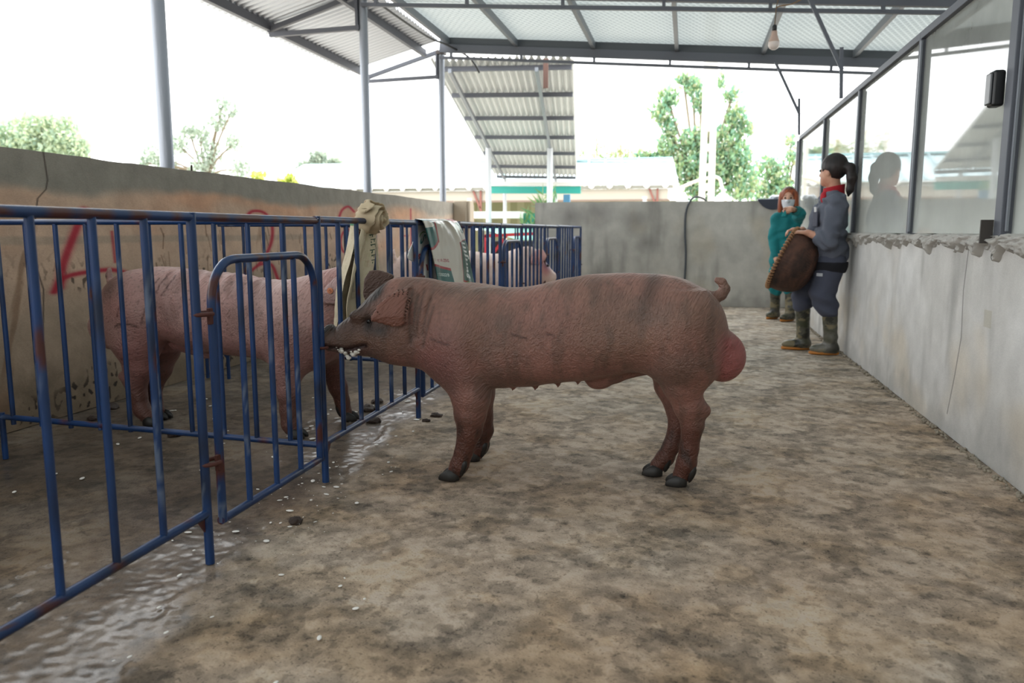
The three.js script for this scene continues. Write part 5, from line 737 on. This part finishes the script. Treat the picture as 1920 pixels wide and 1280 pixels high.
// ---------------------------------------------------------------- outside: awning, long shed, pole
{
  const D = V(-0.129, -0.126, -0.984), A = V(-1.646, 3.44, -11.35), Bc = V(-3.768, 3.50, -11.35), pt = (u, t, dy = 0) => { const p = Bc.clone().lerp(A, u).addScaledVector(D, t); return [p.x, p.y + dy, p.z]; };
  const aw = thing('awning', 'sloping corrugated metal awning seen from below, beyond the far end of the shed', 'awning', [0, 0, 0]);
  const m = P(0xb9bcba, 0.5, { transmission: 0.04 }), T = 8.45;
  for (let k = 0; k < 5; k++) { // overlapping sheets
    const u0 = k / 5 - (k ? 0.01 : 0), u1 = (k + 1) / 5, nu = 60, nv = 10, pos = [], idx = [];
    for (let j = 0; j <= nv; j++) for (let i = 0; i <= nu; i++) { const u = mix(u0, u1, i / nu); pos.push(...pt(u, (j / nv) * T, 0.03 * Math.sin(u * 2 * PI * 20) + (k % 2) * 0.006)); }
    for (let j = 0; j < nv; j++) for (let i = 0; i < nu; i++) { const a = j * (nu + 1) + i; idx.push(a, a + 1, a + nu + 1, a + 1, a + nu + 2, a + nu + 1); }
    const g = new THREE.BufferGeometry(); g.setAttribute('position', new THREE.Float32BufferAttribute(pos, 3)); g.setIndex(idx); g.computeVertexNormals(); part('roof_sheet', g, m, aw);
  }
  for (const t of [0.25, 1.55, 2.95, 4.35, 5.75, 7.15, 8.4]) part('purlin', bar(pt(0.03, t, -0.06), pt(0.985, t, -0.06), 0.05, 0.07), greySteel, aw);
  for (const u of [0.13, 0.745]) part('rafter', bar(pt(u, 0.1, -0.13), pt(u, 8.3, -0.13), 0.05, 0.06), steelMat, aw);
  for (const [u, t] of [[0.13, 4.9], [0.745, 4.9], [0.14, 8.2], [0.75, 8.2]]) { const p = pt(u, t, -0.14); part('post', rod([p[0], -0.05, p[2]], p, t > 6 ? 0.045 : 0.06, 14), P(0xb9bcc0, 0.5, { metalness: 0.2 }), aw); }
  part('rusty_plate', rbox(0.07, 0.4, 0.03, 0.004), S('#6a5048', 0.8), aw, [-2.02, 3.2, -11.2]);
  part('fascia', bar([-4.75, 2.0, -18.6], [-2.5, 1.97, -18.6], 0.06, 0.17), S('#1f8f83', 0.5), aw); part('fascia_cap', bar([-4.75, 2.14, -18.58], [-2.5, 2.11, -18.58], 0.1, 0.1), S('#c9c9c4', 0.6), aw);
  // long shed with a pale roof across the yard
  const s = thing('long_shed', 'long low shed with pale blue-white ribbed metal roof across the yard', 'building', [0, 0, 0]), rm = S('#cfe3e6', 0.5), x0 = -13, x1 = -0.34, e = (x, d = 0) => [x, 2.36 + d, -23], r = (x, d = 0) => [x - 0.06, 3.31 + d, -26];
  part('roof', merge([bar([(x0 + x1) / 2, 2.36, -23], [(x0 + x1) / 2 - 0.2, 3.31, -26], x1 - x0, 0.03)]), rm, s);
  for (let x = x0; x <= x1 + 0.01; x += 0.5275) part('roof_rib', bar(e(x, 0.03), r(x - 0.18, 0.03), 0.05, 0.045), S('#b9d2d8', 0.5), s);
  part('ridge_cap', bar([x0 - 0.3, 3.33, -26], [x1 - 0.25, 3.33, -26], 0.25, 0.06), S('#8fb9bb', 0.5), s);
  for (let x = x0 + 0.2; x <= x1; x += 0.5275) part('eave_gap_light', new THREE.SphereGeometry(0.085, 10, 8).scale(1, 0.8, 0.6), S('#f2f2ee', 0.6), s, [x, 2.3, -22.97]);  // white blobs stand in for light through the corrugation gaps
  part('eave_dark_gap', bar([x0, 2.27, -23.05], [x1 - 0.05, 2.27, -23.05], 0.03, 0.1), S('#7b7a70', 0.8), s);  // strip added in place of the dark gap under the eave
  part('soffit', bar([x0, 2.07, -23.3], [x1 - 0.25, 2.07, -23.3], 0.3, 0.3), S('#a9a295', 0.8), s); part('soffit_edge', bar([x0, 1.9, -23.2], [x1 - 0.2, 1.9, -23.2], 0.15, 0.05), S('#7c6a5e', 0.8), s);
  for (const x of [-1.25, -6.5, -10.5]) { part('post', rod([x, 0, -23.2], [x, 2.0, -23.2], 0.09, 12), S('#d8d6d0', 0.7), s); part('brace', bar([x + 0.12, 2.25, -23.1], [x + 0.38, 1.6, -23.1], 0.06, 0.06), S('#7d5148', 0.8), s); part('brace', bar([x + 0.36, 2.25, -23.1], [x + 0.36, 1.7, -23.1], 0.06, 0.06), S('#7d5148', 0.8), s); }
  for (let x = x0; x < -0.5; x += 0.24) part('rear_plank', box(0.238, 2.0, 0.03, x, 1, -26.2 + (rnd() - 0.5) * 0.04), S(['#8f8a6c', '#7f7c5c', '#a09a7a', '#8a8460'][Math.floor(rnd() * 4)], 0.9), s);
  // concrete pole with slots
  const p = thing('utility_pole', 'tall pale concrete utility pole with slots standing behind the far wall', 'pole', [0.37, -0.05, -18]), pm = S('#cfccc2', 0.9);
  const w = (y) => 0.35 - 0.016 * y, psh = new THREE.Shape([[-w(0) / 2, 0], [w(0) / 2, 0], [w(8) / 2, 8], [-w(8) / 2, 8]].map(([x, y]) => new THREE.Vector2(x, y)));
  for (let y = 0.4; y < 3; y += 0.42) psh.holes.push(new THREE.Path([[-0.035, y], [0.035, y], [0.035, y + 0.28], [-0.035, y + 0.28]].map(([a, b]) => new THREE.Vector2(a, b))));
  part('shaft', new THREE.ExtrudeGeometry(psh, { depth: 0.2, bevelEnabled: true, bevelSize: 0.01, bevelThickness: 0.01, bevelSegments: 1 }), pm, p); part('steel_band', box(0.36, 0.05, 0.26, 0, 4.75, 0.1), S('#6b6b68', 0.6), p);
  const wp = S('#d9d3bf', 0.6);
  solo('white_pipe', tube([[-0.33, 2.3, -17.6], [-0.32, 2.0, -17.6], [-0.28, 1.91, -17.6], [-0.1, 1.98, -17.6], [0.22, 2.1, -17.6], [0.6, 2.14, -17.6], [0.68, 1.95, -17.6], [0.8, 1.5, -17.6], [0.86, 0, -17.6]], 0.035, 70, 8), wp, 'bent white pipe crossing in front of the concrete pole above the far wall', 'pipe');
  // clutter seen through the gap left of the far wall
  const tr = thing('teal_stall', 'teal and white roofed stall seen through the gap beside the far wall', 'stall', [-3.6, 0, -15.5]);
  part('roof', bar([-0.3, 1.1, -0.9], [0.9, 0.86, 0.6], 1.1, 0.04), S('#8fc9bd', 0.5), tr); part('counter', box(1.5, 0.14, 0.6, -0.7, 1.36, -1.4), S('#e6e6e0', 0.7), tr); part('counter_top', box(1.5, 0.05, 0.7, -0.6, 1.05, -1.2), S('#d9dcd8', 0.7), tr); part('back_board', box(0.7, 0.32, 0.05, 0.4, 1.24, -1.5), S('#1f8576', 0.6), tr);
  for (const x of [-1.3, 0.6]) part('post', box(0.06, 1.2, 0.06, x, 0.6, -1.1), S('#dedede', 0.7), tr); part('side_panel', box(0.05, 1.2, 1.1, -1.4, 0.8, -1.3), S('#c9c2b4', 0.8), tr); part('blue_post', box(0.12, 1.7, 0.12, 1.32, 0.85, 0.5), S('#3a6f8c', 0.6), tr);
  const ct = thing('red_frame_cart', 'low dark cart with a red frame parked behind the far pens', 'cart', [-2.75, 0, -12.6]);
  part('box', rbox(0.75, 0.5, 0.5, 0.02, 0, 0.6, 0), S('#2c2d2c', 0.7), ct); part('frame', merge([bar([-0.45, 0.93, 0.3], [0.42, 0.97, 0.3], 0.04, 0.05), bar([-0.1, 0.93, 0.3], [-0.35, 0.6, 0.3], 0.04, 0.04), bar([-0.45, 0.1, 0.3], [-0.45, 0.95, 0.3], 0.04, 0.04), bar([0.42, 0.1, 0.3], [0.42, 0.97, 0.3], 0.04, 0.04)]), S('#b5323a', 0.5), ct);
  for (const x of [-0.3, 0.3]) part('wheel', new THREE.CylinderGeometry(0.18, 0.18, 0.06, 20).rotateX(PI / 2).translate(x, 0.18, 0.2), S('#1c1c1c', 0.8), ct);
}
// ---------------------------------------------------------------- trees
{
  const leafG = (w, h) => { const g = new THREE.BufferGeometry(); g.setAttribute('position', new THREE.Float32BufferAttribute([0, 0, 0, -w / 2, h * 0.45, 0.12 * w, 0, h * 0.5, -0.1 * w, w / 2, h * 0.45, 0.12 * w, 0, h, 0.05 * h], 3)); g.setIndex([0, 2, 1, 0, 3, 2, 1, 2, 4, 2, 3, 4]); g.computeVertexNormals(); return g; };
  function tree(name, label, blobs, z, depth, n, lw, lh, colors, trunkX, bark = '#7d715f', group) {
    const t = thing(name, label, 'tree', [trunkX, -0.05, z], 0, group), g = leafG(lw, lh), mat = P(0xffffff, 0.8, { transmission: 0.5 }), tot = blobs.reduce((s, b) => s + b[2] * b[2], 0), list = [];
    for (const [bx, by, br] of blobs) for (let i = 0; i < (n * br * br) / tot; i++) { let a, b, c; do { a = rr(-1, 1); b = rr(-1, 1); c = rr(-1, 1); } while (a * a + b * b + c * c > 1); const k = 0.75 + 0.25 * rnd(); list.push([bx - trunkX + a * br * k, by + b * br * k, c * br * depth * k]); }
    const im = new THREE.InstancedMesh(g, mat, list.length), q = new THREE.Quaternion(), e = new THREE.Euler(), M = new THREE.Matrix4(), C = new THREE.Color(), cs = colors.map((c) => new THREE.Color(c));
    list.forEach((p, i) => { e.set(rr(-1, 2.2), rr(0, 6.3), rr(-1, 1)); const s = rr(0.7, 1.25); M.compose(V(...p), q.setFromEuler(e), V(s, s, s)); im.setMatrixAt(i, M); const k = rnd(); C.copy(cs[Math.floor(rnd() * cs.length)]).lerp(cs[0], k * 0.5).multiplyScalar(rr(0.85, 1.1)); im.setColorAt(i, C); });
    im.name = 'foliage'; im.userData.kind = 'stuff'; sh(im); t.add(im);
    const br = [], cx = blobs.reduce((s, b) => s + b[0], 0) / blobs.length - trunkX, top = Math.min(...blobs.map((b) => b[1])), h = Math.max(...blobs.map((b) => b[1])), R = 0.02 * h + 0.03;
    br.push(new THREE.TubeGeometry(new THREE.CatmullRomCurve3([V(0, 0, 0), V(cx * 0.2, top * 0.5, 0), V(cx * 0.7, top, 0)]), 12, R, 8)); part('trunk', br[0], S(bark, 0.95), t);
    const bs = blobs.map(([x, y]) => new THREE.TubeGeometry(new THREE.CatmullRomCurve3([V(cx * 0.6, top * 0.92, 0), V(mix(cx * 0.7, x - trunkX, 0.5), mix(top, y, 0.45), rr(-0.2, 0.2)), V(x - trunkX, y, 0)]), 8, R * 0.3, 5)); part('branches', merge(bs), S(bark, 0.95), t);
    return t;
  }
  const sc = (b, k) => b.map(([x, y, r]) => [x * k, 1 + (y - 1) * k, r * k]);
  const G1 = ['#b4c6a8', '#c2d0b0', '#aac2b0', '#d0d6b0'], G2 = ['#aebba8', '#bfc9b6', '#a0b2a4'], G3 = ['#8fbb98', '#a6c690', '#82b09c', '#bccc90', '#c8c09a'];  // leaf colours paled, so the haze is in the colour
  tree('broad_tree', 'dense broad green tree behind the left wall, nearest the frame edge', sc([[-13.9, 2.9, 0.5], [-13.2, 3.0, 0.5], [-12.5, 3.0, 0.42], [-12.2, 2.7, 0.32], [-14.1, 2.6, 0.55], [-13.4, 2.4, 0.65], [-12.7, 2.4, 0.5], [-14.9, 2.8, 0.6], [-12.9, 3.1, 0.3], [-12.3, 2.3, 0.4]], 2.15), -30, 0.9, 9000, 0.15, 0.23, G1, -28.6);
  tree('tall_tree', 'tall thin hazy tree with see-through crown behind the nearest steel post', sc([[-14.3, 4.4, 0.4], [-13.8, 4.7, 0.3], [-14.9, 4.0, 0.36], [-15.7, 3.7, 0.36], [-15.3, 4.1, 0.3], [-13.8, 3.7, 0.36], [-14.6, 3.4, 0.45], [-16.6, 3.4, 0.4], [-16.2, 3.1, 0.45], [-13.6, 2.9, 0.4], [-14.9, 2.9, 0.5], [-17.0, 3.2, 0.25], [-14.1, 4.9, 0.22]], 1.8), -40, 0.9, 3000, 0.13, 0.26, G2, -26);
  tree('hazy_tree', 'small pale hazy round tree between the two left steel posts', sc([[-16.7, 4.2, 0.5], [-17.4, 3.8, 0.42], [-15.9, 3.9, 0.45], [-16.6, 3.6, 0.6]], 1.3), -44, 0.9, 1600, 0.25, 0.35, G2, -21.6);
  for (const [x, i] of [[-7.6, 0], [-6.98, 1]]) tree('shrub', ['yellow-green shrub tip above the left wall, larger one', 'yellow-green shrub tip above the left wall, smaller one'][i], [[x, 1.96, 0.16 - i * 0.04], [x - 0.12, 1.85, 0.13], [x + 0.1, 1.8, 0.14]], -13, 0.8, 120, 0.09, 0.13, ['#c3cf62', '#d6d67e', '#a9bd55'], x, '#8a7d5a');
  tree('leafy_tree', 'large leafy tree with tufted branches standing around the concrete pole', [[-0.8, 5.5, 0.42], [0, 5.9, 0.4], [-0.3, 6.1, 0.26], [-1, 5.0, 0.45], [-0.7, 4.5, 0.36], [0.8, 6, 0.34], [1.3, 5.5, 0.3], [1.45, 4.8, 0.44], [1.75, 4.4, 0.34], [0.3, 5.3, 0.38], [1, 4, 0.6], [1.5, 3.5, 0.65], [0.1, 4, 0.6], [-0.8, 3.9, 0.45], [0.8, 3.2, 0.75], [1.7, 2.7, 0.75], [-0.1, 3.2, 0.75], [-1.6, 3.5, 0.34], [-1.2, 3.3, 0.45], [0.4, 2.5, 0.7]].map(([x, y, r]) => [x, y, r]), -28, 1, 8000, 0.12, 0.21, G3, 0.6, '#8a7f6c');
  tree('bushy_tree', 'bushy green tree right of the concrete pole, behind the woman in teal', [[2.7, 3.3, 0.5], [3.1, 2.9, 0.6], [3.6, 3.6, 0.38], [3.5, 4.2, 0.26], [2.5, 2.4, 0.7], [3.3, 2.3, 0.75], [4.3, 3.1, 0.7], [5.2, 2.8, 0.8]], -30, 1, 2800, 0.12, 0.2, G3, 3.2);
  for (const [x, h, i] of [[-3.9, 4.6, 0], [-3.2, 4.4, 1], [-2.5, 4.3, 2]]) { // bamboo-like canes
    const t = thing('bamboo_clump', ['clump of dry bamboo canes above the shed roof, beside the awning edge', 'clump of dry bamboo canes above the shed roof, middle one', 'clump of dry bamboo canes above the shed roof, next to the leafy tree'][i], 'bamboo', [x, -0.05, -32]); const cn = [];
    for (let k = 0; k < 12; k++) { const a = rr(-0.35, 0.35), l = rr(-0.5, 0.5); part('cane', tube([[a, 0, 0], [a + l * 0.3, h * 0.6, 0.1], [a + l, h * rr(0.82, 1.05), 0.2]], 0.022, 10, 5), S('#cdbf98', 0.8), t); }
    const g = leafG(0.06, 0.42), im = new THREE.InstancedMesh(g, P(0xffffff, 0.8, { transmission: 0.5 }), 260), M = new THREE.Matrix4(), q = new THREE.Quaternion(), e = new THREE.Euler();
    for (let k = 0; k < 260; k++) { e.set(rr(0.5, 2.6), rr(0, 6), rr(-1, 1)); M.compose(V(rr(-0.6, 0.6), rr(0.6, 1) * h, rr(-0.3, 0.3)), q.setFromEuler(e), V(1, 1, 1)); im.setMatrixAt(k, M); im.setColorAt(k, new THREE.Color(['#9fb878', '#b9c08c', '#8fb08a'][k % 3])); } im.name = 'foliage'; im.userData.kind = 'stuff'; t.add(sh(im));
  }
  tree('long_leaf_plant', 'green long-leaved plant in the gap left of the far wall', [[-3.0, 1.25, 0.35], [-3.3, 1.05, 0.3], [-2.75, 1.0, 0.3], [-2.9, 1.6, 0.28]], -16.5, 0.8, 220, 0.045, 0.4, ['#6f9a5e', '#9db37c', '#5f8f63'], -3.0, '#6f7a4a');
}
renderer.render(scene, camera);
